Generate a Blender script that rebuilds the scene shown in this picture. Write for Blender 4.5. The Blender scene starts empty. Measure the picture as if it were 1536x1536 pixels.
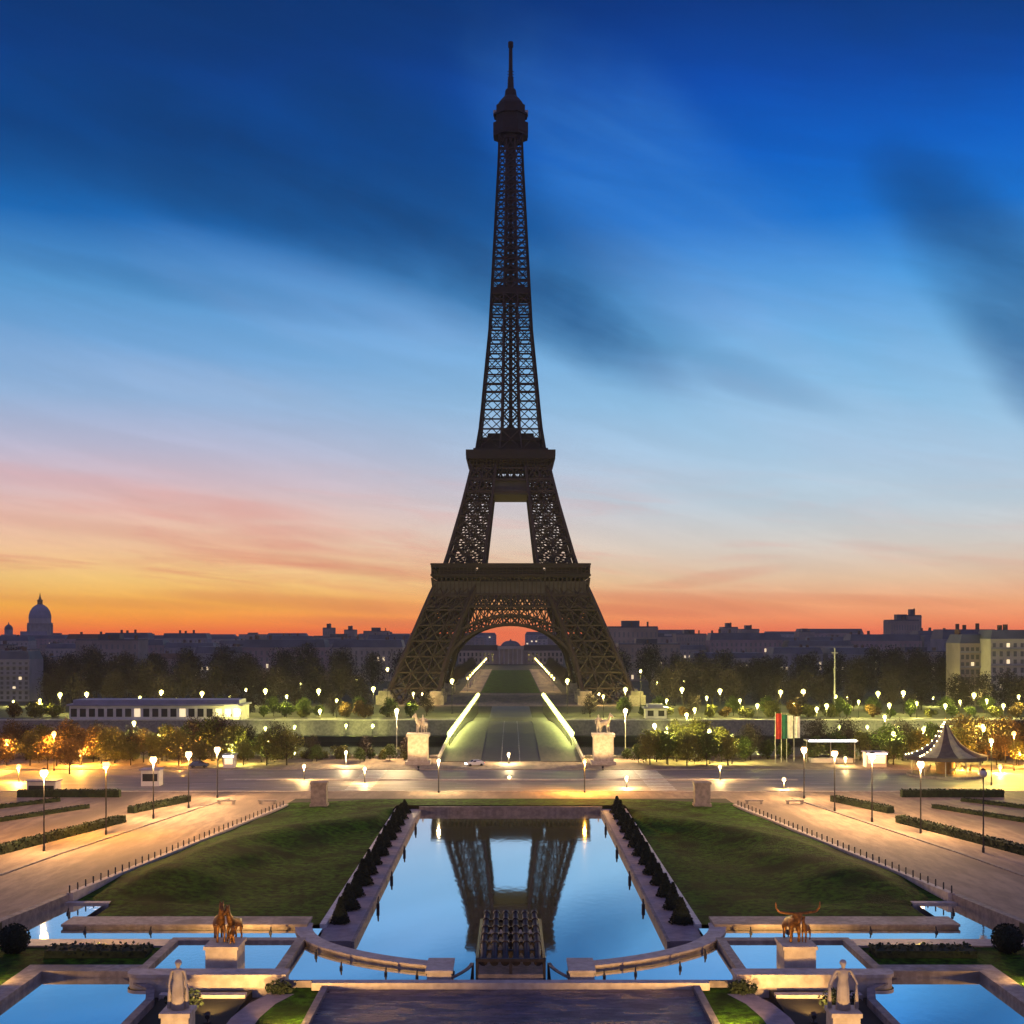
import bpy, bmesh, math, random
from mathutils import Vector, Matrix
R = math.radians
random.seed(7)
sc = bpy.context.scene
col = sc.collection
PI = math.pi

# ------------------------------------------------------------------ camera
F, CX, HY, CH = 1950.0, 766.0, 948.0, 32.0     # focal length in photo pixels, principal column, horizon row, eye height
cam = bpy.data.cameras.new("camera")
cam.sensor_width = 36.0
cam.lens = F / 1536 * 36
cam.shift_x = (768 - CX) / 1536
cam.shift_y = (HY - 768) / 1536
cam.clip_start = 1.0
cam.clip_end = 60000
cam_o = bpy.data.objects.new("camera", cam)
cam_o.location = (0, 0, CH)
cam_o.rotation_euler = (R(90), 0, 0)
col.objects.link(cam_o)
sc.camera = cam_o
sc.view_settings.view_transform = 'Standard'
sc.view_settings.look = 'None'
sc.view_settings.exposure = 0.0
sc.view_settings.gamma = 1.0
sc.cycles.use_denoising = True
sc.cycles.max_bounces = 6
sc.cycles.diffuse_bounces = 2
sc.cycles.glossy_bounces = 3
sc.cycles.transmission_bounces = 2
sc.cycles.volume_bounces = 0
sc.cycles.sample_clamp_indirect = 4.0
sc.cycles.caustics_reflective = False
sc.cycles.caustics_refractive = False


def lin(c):
    return tuple((v / 255 / 12.92) if v / 255 <= 0.04045 else ((v / 255 + 0.055) / 1.055) ** 2.4 for v in c)


# ------------------------------------------------------------------ dawn sky
world = bpy.data.worlds.new("World")
sc.world = world
world.use_nodes = True
nt = world.node_tree
nt.nodes.clear()


class G:
    """tiny node-graph helper"""
    def __init__(self, nt): self.nt = nt
    def n(self, t, **kw):
        o = self.nt.nodes.new(t)
        for k, v in kw.items(): setattr(o, k, v)
        return o
    def link(self, a, b): self.nt.links.new(a, b)
    def put(self, sock, v):
        if isinstance(v, (int, float)): sock.default_value = v
        elif isinstance(v, (tuple, list)): sock.default_value = v
        else: self.link(v, sock)
    def m(self, op, a, b=None, c=None, clamp=False):
        o = self.n('ShaderNodeMath', operation=op, use_clamp=clamp)
        self.put(o.inputs[0], a)
        if b is not None: self.put(o.inputs[1], b)
        if c is not None: self.put(o.inputs[2], c)
        return o.outputs[0]
    def mr(self, v, a, b, c=0.0, d=1.0, smooth=True):
        o = self.n('ShaderNodeMapRange', interpolation_type='SMOOTHSTEP' if smooth else 'LINEAR')
        self.put(o.inputs[0], v)
        for i, x in enumerate((a, b, c, d)): self.put(o.inputs[1 + i], x)
        return o.outputs[0]
    def mix(self, f, a, b, mode='MIX'):
        o = self.n('ShaderNodeMix', data_type='RGBA', blend_type=mode)
        self.put(o.inputs[0], f)
        self.put(o.inputs[6], a if not (isinstance(a, tuple) and len(a) == 3) else (*a, 1))
        self.put(o.inputs[7], b if not (isinstance(b, tuple) and len(b) == 3) else (*b, 1))
        return o.outputs[2]
    def ramp(self, f, stops):
        o = self.n('ShaderNodeValToRGB')
        e = o.color_ramp.elements
        while len(e) > 1: e.remove(e[-1])
        e[0].position, e[0].color = stops[0][0], (*stops[0][1], 1)
        for p, c in stops[1:]:
            k = e.new(p); k.color = (*c, 1)
        self.put(o.inputs[0], f)
        return o.outputs[0]
    def noise(self, vec, scale, detail=4, rough=0.55, dist=0.0):
        o = self.n('ShaderNodeTexNoise')
        if vec is not None: self.link(vec, o.inputs['Vector'])
        o.inputs['Scale'].default_value = scale
        o.inputs['Detail'].default_value = detail
        o.inputs['Roughness'].default_value = rough
        o.inputs['Distortion'].default_value = dist
        return o.outputs['Fac']
    def xyz(self, x, y, z):
        o = self.n('ShaderNodeCombineXYZ')
        for i, v in enumerate((x, y, z)): self.put(o.inputs[i], v)
        return o.outputs[0]


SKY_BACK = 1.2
g = G(nt)
tc = g.n('ShaderNodeTexCoord')
sep = g.n('ShaderNodeSeparateXYZ')
g.link(tc.outputs['Generated'], sep.inputs[0])
dx, dy, dz = sep.outputs
az = g.m('ARCTAN2', dx, dy)                       # 0 = towards the tower, the dawn is to its left
el = g.m('ARCSINE', g.m('MINIMUM', g.m('MAXIMUM', dz, -1.0), 1.0))
ELMAX = 0.62
t = g.m('DIVIDE', el, ELMAX, clamp=True)


def at_el(rows):
    out = []
    for py, c in sorted(rows, key=lambda r: -r[0]):
        e = math.atan((948 - py) / 1950)
        out.append((max(0.0, e / ELMAX), lin(c)))
    return out


left = at_el([(948, (242, 112, 56)), (930, (253, 150, 58)), (905, (255, 184, 72)), (870, (255, 206, 122)), (825, (252, 204, 160)),
              (775, (242, 198, 182)), (730, (220, 194, 202)), (680, (190, 190, 214)), (610, (150, 182, 220)), (540, (118, 170, 220)),
              (450, (84, 152, 210)), (350, (20, 104, 180)), (230, (0, 74, 150)), (100, (0, 56, 128)), (-30, (0, 42, 104)), (-400, (2, 22, 60))])
right = at_el([(948, (240, 116, 80)), (930, (250, 146, 96)), (905, (250, 174, 122)), (870, (238, 200, 164)), (820, (222, 214, 204)),
               (760, (196, 214, 226)), (690, (174, 208, 234)), (610, (146, 197, 234)), (520, (112, 180, 230)), (430, (76, 156, 224)),
               (340, (18, 114, 206)), (240, (0, 94, 194)), (130, (0, 74, 172)), (20, (0, 56, 136)), (-400, (2, 24, 66))])
back = at_el([(948, (168, 140, 150)), (850, (176, 150, 172)), (650, (150, 142, 186)), (300, (112, 120, 180)), (-300, (92, 104, 170))])
cl, cr, cb = g.ramp(t, left), g.ramp(t, right), g.ramp(t, back)
sky = g.mix(g.mr(az, -0.30, 0.22), cl, cr)
sky = g.mix(g.mr(g.m('ABSOLUTE', az), 0.6, 1.9), sky, cb)

U = g.m('MULTIPLY', az, 1950.0)
V = g.m('MULTIPLY', el, 1950.0)
vec = g.xyz(g.m('MULTIPLY', az, 1.0), g.m('MULTIPLY', el, 1.0), 0.0)
warp = g.m('SUBTRACT', g.noise(vec, 7.0, 4, 0.55), 0.5)
front = g.m('SUBTRACT', 1.0, g.mr(g.m('ABSOLUTE', az), 0.9, 1.5))


def streak_vec(ang, kx, ky):
    ca, sa = math.cos(ang), math.sin(ang)
    a = g.m('ADD', g.m('MULTIPLY', az, ca), g.m('MULTIPLY', el, sa))
    b = g.m('SUBTRACT', g.m('MULTIPLY', el, ca), g.m('MULTIPLY', az, sa))
    return g.xyz(g.m('MULTIPLY', a, kx), g.m('MULTIPLY', b, ky), 3.7)


def cloud(px, py, ang, lx, ly, amount):
    """a long wisp of cloud at a bearing and height in the sky: soft ellipse with ragged edge"""
    u0 = math.atan((px - CX) / 1950) * 1950
    v0 = math.atan((948 - py) / 1950) * 1950
    du = g.m('SUBTRACT', U, u0)
    dv = g.m('SUBTRACT', V, v0)
    ca, sa = math.cos(ang), math.sin(ang)
    a = g.m('DIVIDE', g.m('ADD', g.m('MULTIPLY', du, ca), g.m('MULTIPLY', dv, sa)), lx)
    b = g.m('DIVIDE', g.m('SUBTRACT', g.m('MULTIPLY', dv, ca), g.m('MULTIPLY', du, sa)), ly)
    r2 = g.m('ADD', g.m('MULTIPLY', a, a), g.m('MULTIPLY', b, b))
    r2 = g.m('ADD', r2, g.m('MULTIPLY', warp, 2.2))
    return g.m('MULTIPLY', g.mr(r2, 2.1, -0.25), amount)


def vmax(items):
    out = items[0]
    for i in items[1:]: out = g.m('MAXIMUM', out, i)
    return g.m('MULTIPLY', out, front)


dark = vmax([cloud(520, 310, R(-14), 430, 90, 0.85), cloud(770, 430, R(-27), 240, 62, 0.95), cloud(640, 300, R(-38), 260, 110, 0.8),
             cloud(1510, 450, R(-46), 210, 62, 0.8), cloud(1540, 550, R(-50), 190, 60, 0.8),
             cloud(40, 250, R(-8), 260, 60, 0.55), cloud(1090, 560, R(-20), 150, 26, 0.3), cloud(250, 20, R(0), 500, 90, 0.5), cloud(1480, 20, R(0), 330, 110, 0.45),
             cloud(930, 470, R(-25), 130, 40, 0.45), cloud(300, 450, R(-6), 300, 22, 0.25)])
fib = g.mr(g.noise(streak_vec(R(-22), 2.4, 13.0), 2.6, 5, 0.6, 0.4), 0.30, 0.72)
dark = g.m('MULTIPLY', dark, g.m('MULTIPLY_ADD', fib, 0.22, 0.8))
sky = g.mix(dark, sky, g.mix(g.mr(el, 0.18, 0.36), lin((34, 96, 152)), lin((0, 56, 112))))
light = vmax([cloud(1010, 330, R(-40), 300, 110, 0.40), cloud(1200, 430, R(-30), 300, 60, 0.3), cloud(520, 470, R(-14), 300, 50, 0.35),
              cloud(150, 560, R(-8), 300, 26, 0.35), cloud(1250, 640, R(-16), 260, 50, 0.3)])
light = g.m('MULTIPLY', light, g.m('MULTIPLY_ADD', fib, 0.45, 0.5))
sky = g.mix(light, sky, g.mix(g.mr(el, 0.12, 0.34), lin((190, 208, 234)), lin((70, 146, 226))))
# rosy and grey streaks low over the horizon
st = g.mr(g.noise(streak_vec(R(-5), 3.0, 26.0), 2.2, 6, 0.6, 0.6), 0.44, 0.70)
low = g.m('MULTIPLY', g.mr(el, 0.012, 0.04), g.m('SUBTRACT', 1.0, g.mr(el, 0.055, 0.15)))
lowL = g.m('MULTIPLY', g.m('MULTIPLY', st, low), g.mr(az, 0.42, -0.25, 0.15, 0.5))
sky = g.mix(g.m('MULTIPLY', lowL, front), sky, g.mix(g.mr(el, 0.02, 0.11), lin((226, 120, 92)), lin((232, 160, 150))))
puffs = vmax([cloud(600, 935, R(-2), 200, 7, 0.3), cloud(1050, 905, R(-4), 150, 13, 0.4), cloud(960, 915, R(-3), 110, 9, 0.45), cloud(1080, 866, R(8), 90, 9, 0.22),
              cloud(330, 815, R(-5), 330, 12, 0.26), cloud(520, 850, R(-6), 220, 12, 0.45), cloud(150, 905, R(-2), 200, 8, 0.25),
              cloud(480, 905, R(-3), 220, 11, 0.4), cloud(200, 745, R(-7), 300, 14, 0.2), cloud(1250, 900, R(-2), 200, 8, 0.25)])
sky = g.mix(puffs, sky, g.mix(g.mr(el, 0.02, 0.10), lin((214, 104, 80)), lin((226, 150, 136))))
vein = g.mr(g.noise(streak_vec(R(-12), 2.0, 16.0), 3.0, 6, 0.6, 0.5), 0.30, 0.78, 0.95, 1.05)
sky = g.mix(1.0, sky, g.xyz(vein, vein, vein), 'MULTIPLY')
# unseen sky behind and overhead, brightened as added fill on the near faces
fill_mask = g.m('MAXIMUM', g.mr(g.m('ABSOLUTE', az), 0.75, 1.7), g.mr(el, 0.62, 1.0))
sky = g.mix(g.mr(el, 0.62, 1.0), sky, lin((120, 116, 170)))
gain = g.m('MULTIPLY_ADD', fill_mask, SKY_BACK - 1.0, 1.0)
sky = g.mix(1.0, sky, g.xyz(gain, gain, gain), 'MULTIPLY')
sky = g.mix(g.mr(el, -0.004, -0.03), sky, lin((70, 62, 78)))
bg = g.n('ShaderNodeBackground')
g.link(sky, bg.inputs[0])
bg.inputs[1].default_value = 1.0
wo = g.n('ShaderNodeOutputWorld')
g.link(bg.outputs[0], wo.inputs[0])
world.cycles.sampling_method = 'MANUAL'
world.cycles.sample_map_resolution = 512

# ------------------------------------------------------------------ faint dawn light from beyond the left horizon
sun = bpy.data.lights.new("sun", 'SUN')
sun.energy = 0.06
sun.angle = R(12)
sun.color = (1.0, 0.62, 0.42)
sun_o = bpy.data.objects.new("sun", sun)
sun_o.rotation_euler = Vector((0.28, -1.0, -0.10)).to_track_quat('-Z', 'Y').to_euler()
col.objects.link(sun_o)


# ------------------------------------------------------------------ materials
def mat(name, c1, c2=None, scale=0.5, rough=0.85, metal=0.0, bump=0.0, detail=5, c3=None, sx=1.0, sy=1.0, sz=1.0, spec=0.3):
    m = bpy.data.materials.new(name)
    m.use_nodes = True
    q = G(m.node_tree)
    b = m.node_tree.nodes['Principled BSDF']
    b.inputs['Roughness'].default_value = rough
    b.inputs['Metallic'].default_value = metal
    b.inputs['Specular IOR Level'].default_value = spec
    if c2 is None:
        b.inputs['Base Color'].default_value = (*c1, 1)
        return m
    tcn = q.n('ShaderNodeTexCoord')
    mp = q.n('ShaderNodeMapping')
    mp.inputs['Scale'].default_value = (sx, sy, sz)
    geo = q.n('ShaderNodeNewGeometry')
    q.link(geo.outputs['Position'], mp.inputs[0])
    f = q.mr(q.noise(mp.outputs[0], scale, detail, 0.6), 0.32, 0.68)
    colr = q.mix(f, c1, c2)
    if c3 is not None:
        f2 = q.mr(q.noise(mp.outputs[0], scale * 0.17, 3, 0.5), 0.45, 0.7)
        colr = q.mix(f2, colr, c3)
    q.link(colr, b.inputs['Base Color'])
    if bump:
        bp = q.n('ShaderNodeBump')
        bp.inputs['Strength'].default_value = bump
        bp.inputs['Distance'].default_value = 0.2
        q.link(q.noise(mp.outputs[0], scale * 3, 4, 0.6), bp.inputs['Height'])
        q.link(bp.outputs[0], b.inputs['Normal'])
    return m


def glow(name, c, s):
    m = bpy.data.materials.new(name)
    m.use_nodes = True
    b = m.node_tree.nodes['Principled BSDF']
    b.inputs['Base Color'].default_value = (0.8, 0.8, 0.75, 1)
    b.inputs['Emission Color'].default_value = (*c, 1)
    b.inputs['Emission Strength'].default_value = s
    return m


def water(name, tint, rough, bump, scale, sy=0.4):
    m = bpy.data.materials.new(name)
    m.use_nodes = True
    q = G(m.node_tree)
    b = m.node_tree.nodes['Principled BSDF']
    b.inputs['Base Color'].default_value = (*tint, 1)
    b.inputs['Metallic'].default_value = 1.0
    b.inputs['Roughness'].default_value = rough
    geo = q.n('ShaderNodeNewGeometry')
    mp = q.n('ShaderNodeMapping')
    mp.inputs['Scale'].default_value = (1.0, sy, 1.0)
    q.link(geo.outputs['Position'], mp.inputs[0])
    bp = q.n('ShaderNodeBump')
    bp.inputs['Strength'].default_value = bump
    bp.inputs['Distance'].default_value = 0.05
    q.link(q.noise(mp.outputs[0], scale, 3, 0.5), bp.inputs['Height'])
    q.link(bp.outputs[0], b.inputs['Normal'])
    return m


M = {}
M['iron'] = mat('iron', (0.026, 0.0125, 0.010), (0.038, 0.018, 0.015), 0.3, 0.6)
M['iron_frieze'] = mat('iron_frieze', (0.055, 0.040, 0.036), (0.07, 0.052, 0.048), 0.3, 0.6)
M['iron_dark'] = mat('iron_dark', (0.016, 0.008, 0.008), (0.026, 0.012, 0.010), 0.3, 0.7)
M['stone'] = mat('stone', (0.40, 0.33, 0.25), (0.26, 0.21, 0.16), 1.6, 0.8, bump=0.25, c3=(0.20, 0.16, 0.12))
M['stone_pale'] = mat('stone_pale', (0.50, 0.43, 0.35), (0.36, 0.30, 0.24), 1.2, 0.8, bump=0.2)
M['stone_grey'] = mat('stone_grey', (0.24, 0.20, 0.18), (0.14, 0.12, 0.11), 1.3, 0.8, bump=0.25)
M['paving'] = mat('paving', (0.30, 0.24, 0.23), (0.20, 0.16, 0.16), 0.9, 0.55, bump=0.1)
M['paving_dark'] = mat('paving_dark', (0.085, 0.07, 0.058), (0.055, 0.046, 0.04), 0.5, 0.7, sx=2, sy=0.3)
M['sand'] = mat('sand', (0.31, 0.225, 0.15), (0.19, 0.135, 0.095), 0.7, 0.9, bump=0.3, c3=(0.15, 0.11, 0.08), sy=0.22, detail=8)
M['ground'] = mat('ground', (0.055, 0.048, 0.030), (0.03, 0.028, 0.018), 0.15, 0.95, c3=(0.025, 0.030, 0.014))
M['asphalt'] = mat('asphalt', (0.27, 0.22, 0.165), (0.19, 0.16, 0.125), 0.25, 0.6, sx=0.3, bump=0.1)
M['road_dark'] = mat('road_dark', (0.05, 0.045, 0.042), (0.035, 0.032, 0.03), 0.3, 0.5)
M['paint'] = mat('paint', (0.6, 0.58, 0.52), (0.4, 0.38, 0.34), 1.5, 0.6)
M['grass'] = mat('grass', (0.046, 0.125, 0.004), (0.007, 0.020, 0.001), 1.1, 0.95, bump=1.0, detail=10, c3=(0.013, 0.026, 0.002), spec=0.1)
M['hedge'] = mat('hedge', (0.022, 0.034, 0.012), (0.010, 0.016, 0.007), 2.0, 0.95)
M['yew'] = mat('yew', (0.010, 0.018, 0.008), (0.005, 0.009, 0.005), 3.0, 0.95)
M['bark'] = mat('bark', (0.05, 0.036, 0.028), (0.03, 0.022, 0.018), 1.0, 0.95)
M['twig'] = mat('twig', (0.040, 0.027, 0.024), (0.022, 0.016, 0.016), 0.12, 0.95)
M['leaf_green'] = mat('leaf_green', (0.065, 0.085, 0.018), (0.035, 0.05, 0.012), 0.3, 0.9)
M['leaf_olive'] = mat('leaf_olive', (0.12, 0.11, 0.025), (0.06, 0.06, 0.015), 0.3, 0.9)
M['leaf_rust'] = mat('leaf_rust', (0.13, 0.07, 0.02), (0.07, 0.045, 0.018), 0.3, 0.9)
M['bronze'] = mat('bronze', (0.26, 0.115, 0.025), (0.07, 0.032, 0.010), 2.2, 0.45, metal=0.6, bump=0.2)
M['cannon'] = mat('cannon', (0.020, 0.018, 0.018), (0.05, 0.04, 0.035), 1.5, 0.45, metal=0.4)
M['post'] = mat('post', (0.035, 0.03, 0.025), (0.02, 0.018, 0.016), 1.0, 0.6)
M['pole_pale'] = mat('pole_pale', (0.5, 0.46, 0.4), (0.35, 0.32, 0.28), 1.0, 0.6)
M['water'] = water('water', (0.95, 1.0, 1.0), 0.03, 0.06, 1.2, 0.5)
M['water_low'] = water('water_low', (0.95, 1.0, 1.0), 0.025, 0.07, 2.2, 0.6)
M['river'] = water('river', (0.25, 0.28, 0.32), 0.08, 0.25, 0.35, 0.6)
M['wet'] = mat('wet', (0.12, 0.088, 0.105), (0.035, 0.026, 0.032), 1.1, 0.6, bump=0.8, sx=0.6, sy=1.6, spec=0.35)
M['foam'] = water('foam', (0.62, 0.62, 0.78), 0.28, 0.9, 2.2, 2.2)
M['glass_dark'] = mat('glass_dark', (0.02, 0.02, 0.025), None, rough=0.15, spec=0.6)
M['glass_far'] = mat('glass_far', (0.15, 0.135, 0.13), None, rough=0.3, spec=0.4)
M['glass_pale'] = mat('glass_pale', (0.10, 0.095, 0.09), None, rough=0.2, spec=0.5)
M['rubber'] = mat('rubber', (0.012, 0.012, 0.012), None)
for nm, c in dict(cream=(0.36, 0.31, 0.27), grey=(0.25, 0.23, 0.25), tan=(0.29, 0.23, 0.20), rose=(0.31, 0.22, 0.22)).items():
    M['wall_' + nm] = mat('wall_' + nm, c, tuple(v * 0.75 for v in c), 0.08, 0.9)
M['zinc'] = mat('zinc', (0.085, 0.085, 0.105), (0.055, 0.055, 0.07), 0.1, 0.6)
M['tile'] = mat('tile', (0.13, 0.07, 0.05), (0.09, 0.05, 0.04), 0.2, 0.8)
M['gilt'] = mat('gilt', (0.32, 0.20, 0.06), (0.18, 0.11, 0.04), 0.3, 0.5, metal=0.4)
M['plaster'] = mat('plaster', (0.55, 0.50, 0.47), (0.42, 0.38, 0.36), 0.3, 0.8)
M['purple_roof'] = mat('purple_roof', (0.20, 0.18, 0.26), (0.15, 0.14, 0.2), 0.3, 0.5)
M['flag_red'] = mat('flag_red', (0.45, 0.035, 0.03), (0.3, 0.02, 0.02), 1.0, 0.8)
M['flag_white'] = mat('flag_white', (0.75, 0.73, 0.7), (0.6, 0.58, 0.55), 1.0, 0.8)
M['flag_green'] = mat('flag_green', (0.02, 0.16, 0.10), (0.015, 0.10, 0.07), 1.0, 0.8)
M['tent_pale'] = mat('tent_pale', (0.30, 0.25, 0.17), (0.2, 0.165, 0.12), 0.8, 0.8)
M['tent_dark'] = mat('tent_dark', (0.05, 0.035, 0.045), (0.03, 0.02, 0.03), 0.8, 0.8)
for nm, c in dict(white=(0.6, 0.6, 0.6), black=(0.02, 0.02, 0.022), red=(0.25, 0.02, 0.02), blue=(0.04, 0.06, 0.13), silver=(0.35, 0.36, 0.38)).items():
    M['car_' + nm] = mat('car_' + nm, c, None, rough=0.25, spec=0.6)
LAMP = dict(warm=((1.0, 0.60, 0.26), 5.0, 19000), orange=((1.0, 0.45, 0.06), 4.5, 26000), lime=((1.0, 0.92, 0.22), 3.4, 13000), white=((1.0, 0.74, 0.36), 4.5, 8000),
            bridge=((0.94, 1.0, 0.24), 2.8, 1000), far=((1.0, 0.70, 0.18), 3.0, 4500), low=((1.0, 0.64, 0.24), 4.5, 4200), wall=((0.93, 1.0, 0.26), 3.0, 2600), tall=((1.0, 0.70, 0.33), 5.5, 34000))
for k_, (c_, s_, p_) in LAMP.items(): M['lamp_' + k_] = glow('lamp_' + k_, c_, s_)
M['lamp_off'] = mat('lamp_off', (0.55, 0.5, 0.42), None, rough=0.3)
M['tube_white'] = glow('tube_white', (0.95, 0.95, 1.0), 4)
M['headlight'] = glow('headlight', (1.0, 0.95, 0.85), 40)
M['taillight'] = glow('taillight', (1.0, 0.05, 0.03), 14)
M['window_lit'] = glow('window_lit', (1.0, 0.72, 0.35), 0.9)
M['bulb'] = glow('bulb', (1.0, 0.85, 0.4), 14)
M['spot_lens'] = glow('spot_lens', (1.0, 0.70, 0.35), 3)


# ------------------------------------------------------------------ mesh helpers
class MB:
    def __init__(self): self.v, self.f, self.mi = [], [], []
    def add(self, vs, fs, mi=0):
        o = len(self.v)
        self.v += [tuple(p) for p in vs]
        self.f += [tuple(i + o for i in q) for q in fs]
        self.mi += [mi] * len(fs)
    def box(self, x0, x1, y0, y1, z0, z1, mi=0):
        self.add([(x0, y0, z0), (x1, y0, z0), (x1, y1, z0), (x0, y1, z0), (x0, y0, z1), (x1, y0, z1), (x1, y1, z1), (x0, y1, z1)],
                 [(0, 3, 2, 1), (4, 5, 6, 7), (0, 1, 5, 4), (1, 2, 6, 5), (2, 3, 7, 6), (3, 0, 4, 7)], mi)
    def beam(self, p, q, w, h=None, mi=0, cap=False):
        p, q = Vector(p), Vector(q)
        d = q - p
        if d.length < 1e-6: return
        d.normalize()
        up = Vector((0, 0, 1)) if abs(d.z) < 0.9 else Vector((0, 1, 0))
        a = d.cross(up).normalized() * (w / 2)
        b = d.cross(a).normalized() * ((h or w) / 2)
        vs = [p + a + b, p - a + b, p - a - b, p + a - b, q + a + b, q - a + b, q - a - b, q + a - b]
        fs = [(0, 1, 5, 4), (1, 2, 6, 5), (2, 3, 7, 6), (3, 0, 4, 7)]
        if cap: fs += [(3, 2, 1, 0), (4, 5, 6, 7)]
        self.add(vs, fs, mi)
    def tube(self, p, q, r0, r1, n=8, mi=0):
        p, q = Vector(p), Vector(q)
        d = (q - p).normalized()
        up = Vector((0, 0, 1)) if abs(d.z) < 0.9 else Vector((0, 1, 0))
        a = d.cross(up).normalized()
        b = d.cross(a).normalized()
        vs = []
        for c, r in ((p, r0), (q, r1)):
            for k in range(n):
                t_ = 2 * PI * k / n
                vs.append(c + a * (r * math.cos(t_)) + b * (r * math.sin(t_)))
        fs = [(k, (k + 1) % n, n + (k + 1) % n, n + k) for k in range(n)] + [tuple(range(n - 1, -1, -1)), tuple(range(n, 2 * n))]
        self.add(vs, fs, mi)
    def lathe(self, prof, n=12, c=(0, 0, 0), mi=0, flute=0.0, nf=1):
        vs, fs = [], []
        for i, (r, z) in enumerate(prof):
            for k in range(n):
                t_ = 2 * PI * k / n
                rr = r * (1 + flute * math.cos(nf * t_))
                vs.append((c[0] + rr * math.cos(t_), c[1] + rr * math.sin(t_), c[2] + z))
        for i in range(len(prof) - 1):
            for k in range(n):
                fs.append((i * n + k, i * n + (k + 1) % n, (i + 1) * n + (k + 1) % n, (i + 1) * n + k))
        fs += [tuple(range(n - 1, -1, -1)), tuple(range((len(prof) - 1) * n, len(prof) * n))]
        self.add(vs, fs, mi)
    def prism(self, pts, z0, z1, mi=0):
        n = len(pts)
        area = sum(pts[i][0] * pts[(i + 1) % n][1] - pts[(i + 1) % n][0] * pts[i][1] for i in range(n))
        if area < 0: pts = pts[::-1]
        vs = [(x, y, z0) for x, y in pts] + [(x, y, z1) for x, y in pts]
        fs = [tuple(range(n - 1, -1, -1)), tuple(range(n, 2 * n))] + [(k, (k + 1) % n, n + (k + 1) % n, n + k) for k in range(n)]
        self.add(vs, fs, mi)
    def ico(self, c, r, sub=1, mi=0, sq=(1, 1, 1), jit=0.0):
        bm = bmesh.new()
        bmesh.ops.create_icosphere(bm, subdivisions=sub, radius=1)
        vs = []
        for v in bm.verts:
            k = 1 + random.uniform(-jit, jit)
            vs.append((c[0] + v.co.x * r * sq[0] * k, c[1] + v.co.y * r * sq[1] * k, c[2] + v.co.z * r * sq[2] * k))
        self.add(vs, [tuple(v.index for v in f.verts) for f in bm.faces], mi)
        bm.free()
    def mesh(self, name, mats, smooth=False):
        me = bpy.data.meshes.new(name)
        me.from_pydata(self.v, [], self.f)
        for m in (mats if isinstance(mats, list) else [mats]): me.materials.append(m)
        if any(self.mi): me.polygons.foreach_set('material_index', self.mi)
        if smooth: me.polygons.foreach_set('use_smooth', [True] * len(me.polygons))
        me.update()
        return me
    def build(self, name, mats, parent=None, smooth=False, loc=None):
        o = bpy.data.objects.new(name, self.mesh(name, mats, smooth))
        col.objects.link(o)
        if parent is not None: o.parent = parent
        if loc is not None: o.location = loc
        return o


def obj(name, me, parent=None, loc=None):
    o = bpy.data.objects.new(name, me)
    col.objects.link(o)
    if parent is not None: o.parent = parent
    if loc is not None: o.location = loc
    return o


def tag(o, label=None, cat=None, group=None, kind=None):
    if label: o['label'] = label
    if cat: o['category'] = cat
    if group: o['group'] = group
    if kind: o['kind'] = kind
    return o


def thing(name, label, cat, loc=(0, 0, 0), rz=0.0, group=None):
    o = bpy.data.objects.new(name, None)
    o.empty_display_size = 0.5
    o.location = loc
    o.rotation_euler = (0, 0, rz)
    col.objects.link(o)
    return tag(o, label, cat, group)


KIDS = {}
def dup(root, loc, rz=0.0, label=None, group=None, scale=None):
    if root.name not in KIDS:
        KIDS[root.name] = [(ch, list(ch.children)) for ch in root.children]
    r = root.copy()
    col.objects.link(r)
    r.location = loc
    r.rotation_euler = (0, 0, rz)
    if scale: r.scale = scale
    if label: r['label'] = label
    if group: r['group'] = group
    for ch, gs in KIDS[root.name]:
        c = ch.copy(); col.objects.link(c); c.parent = r
        for s_ in gs:
            d = s_.copy(); col.objects.link(d); d.parent = c
    return r


ORD = ['first', 'second', 'third', 'fourth', 'fifth', 'sixth', 'seventh', 'eighth', 'ninth', 'tenth', 'eleventh', 'twelfth', 'thirteenth',
       'fourteenth', 'fifteenth', 'sixteenth', 'seventeenth', 'eighteenth', 'nineteenth', 'twentieth']
def nth(i):
    if i < 20: return ORD[i]
    tens = ['', '', 'twenty', 'thirty', 'forty', 'fifty'][(i + 1) // 10]
    u = (i + 1) % 10
    return tens + '-' + ORD[u - 1] if u else {'thirty': 'thirtieth', 'forty': 'fortieth', 'fifty': 'fiftieth'}[tens]


def interp(tab, z):
    if z <= tab[0][0]: return tab[0][1]
    for (a, va), (b, vb) in zip(tab, tab[1:]):
        if z <= b: return va + (vb - va) * (z - a) / (b - a)
    return tab[-1][1]


SIDE = {-1: 'left', 1: 'right'}
# the terrain falls from the garden towards the river, lies flat beyond it
ZG = [(60, 3.4), (100, 3.0), (140, 2.2), (230, 1.35), (245, 1.1), (318, 1.0)]
def zg(y): return interp(ZG, y)
def on_ground(px, py):
    """where a line of sight meets the sloping garden ground"""
    lo, hi = 70.0, 318.0
    for _ in range(40):
        m_ = (lo + hi) / 2
        if CH - (py - HY) * m_ / F > zg(m_): lo = m_
        else: hi = m_
    return (px - CX) * lo / F, lo, zg(lo)
def wx(px, y): return (px - CX) * y / F
def wz(py, y): return CH - (py - HY) * y / F


# ------------------------------------------------------------------ ground, one sheet to the horizon
def ground_z(x, y):
    ax = abs(x)
    if y < 146.6 and ax < 52: return -0.4
    if y < 231 and ax < 20: return -0.4
    if y < 230 and ax < interp([(140, 50.5), (230, 39.8)], y): return 0.3
    if y <= 318: return zg(y)
    if y < 452: return -8.0
    if y < 458: return -4.3
    return 0.0

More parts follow.
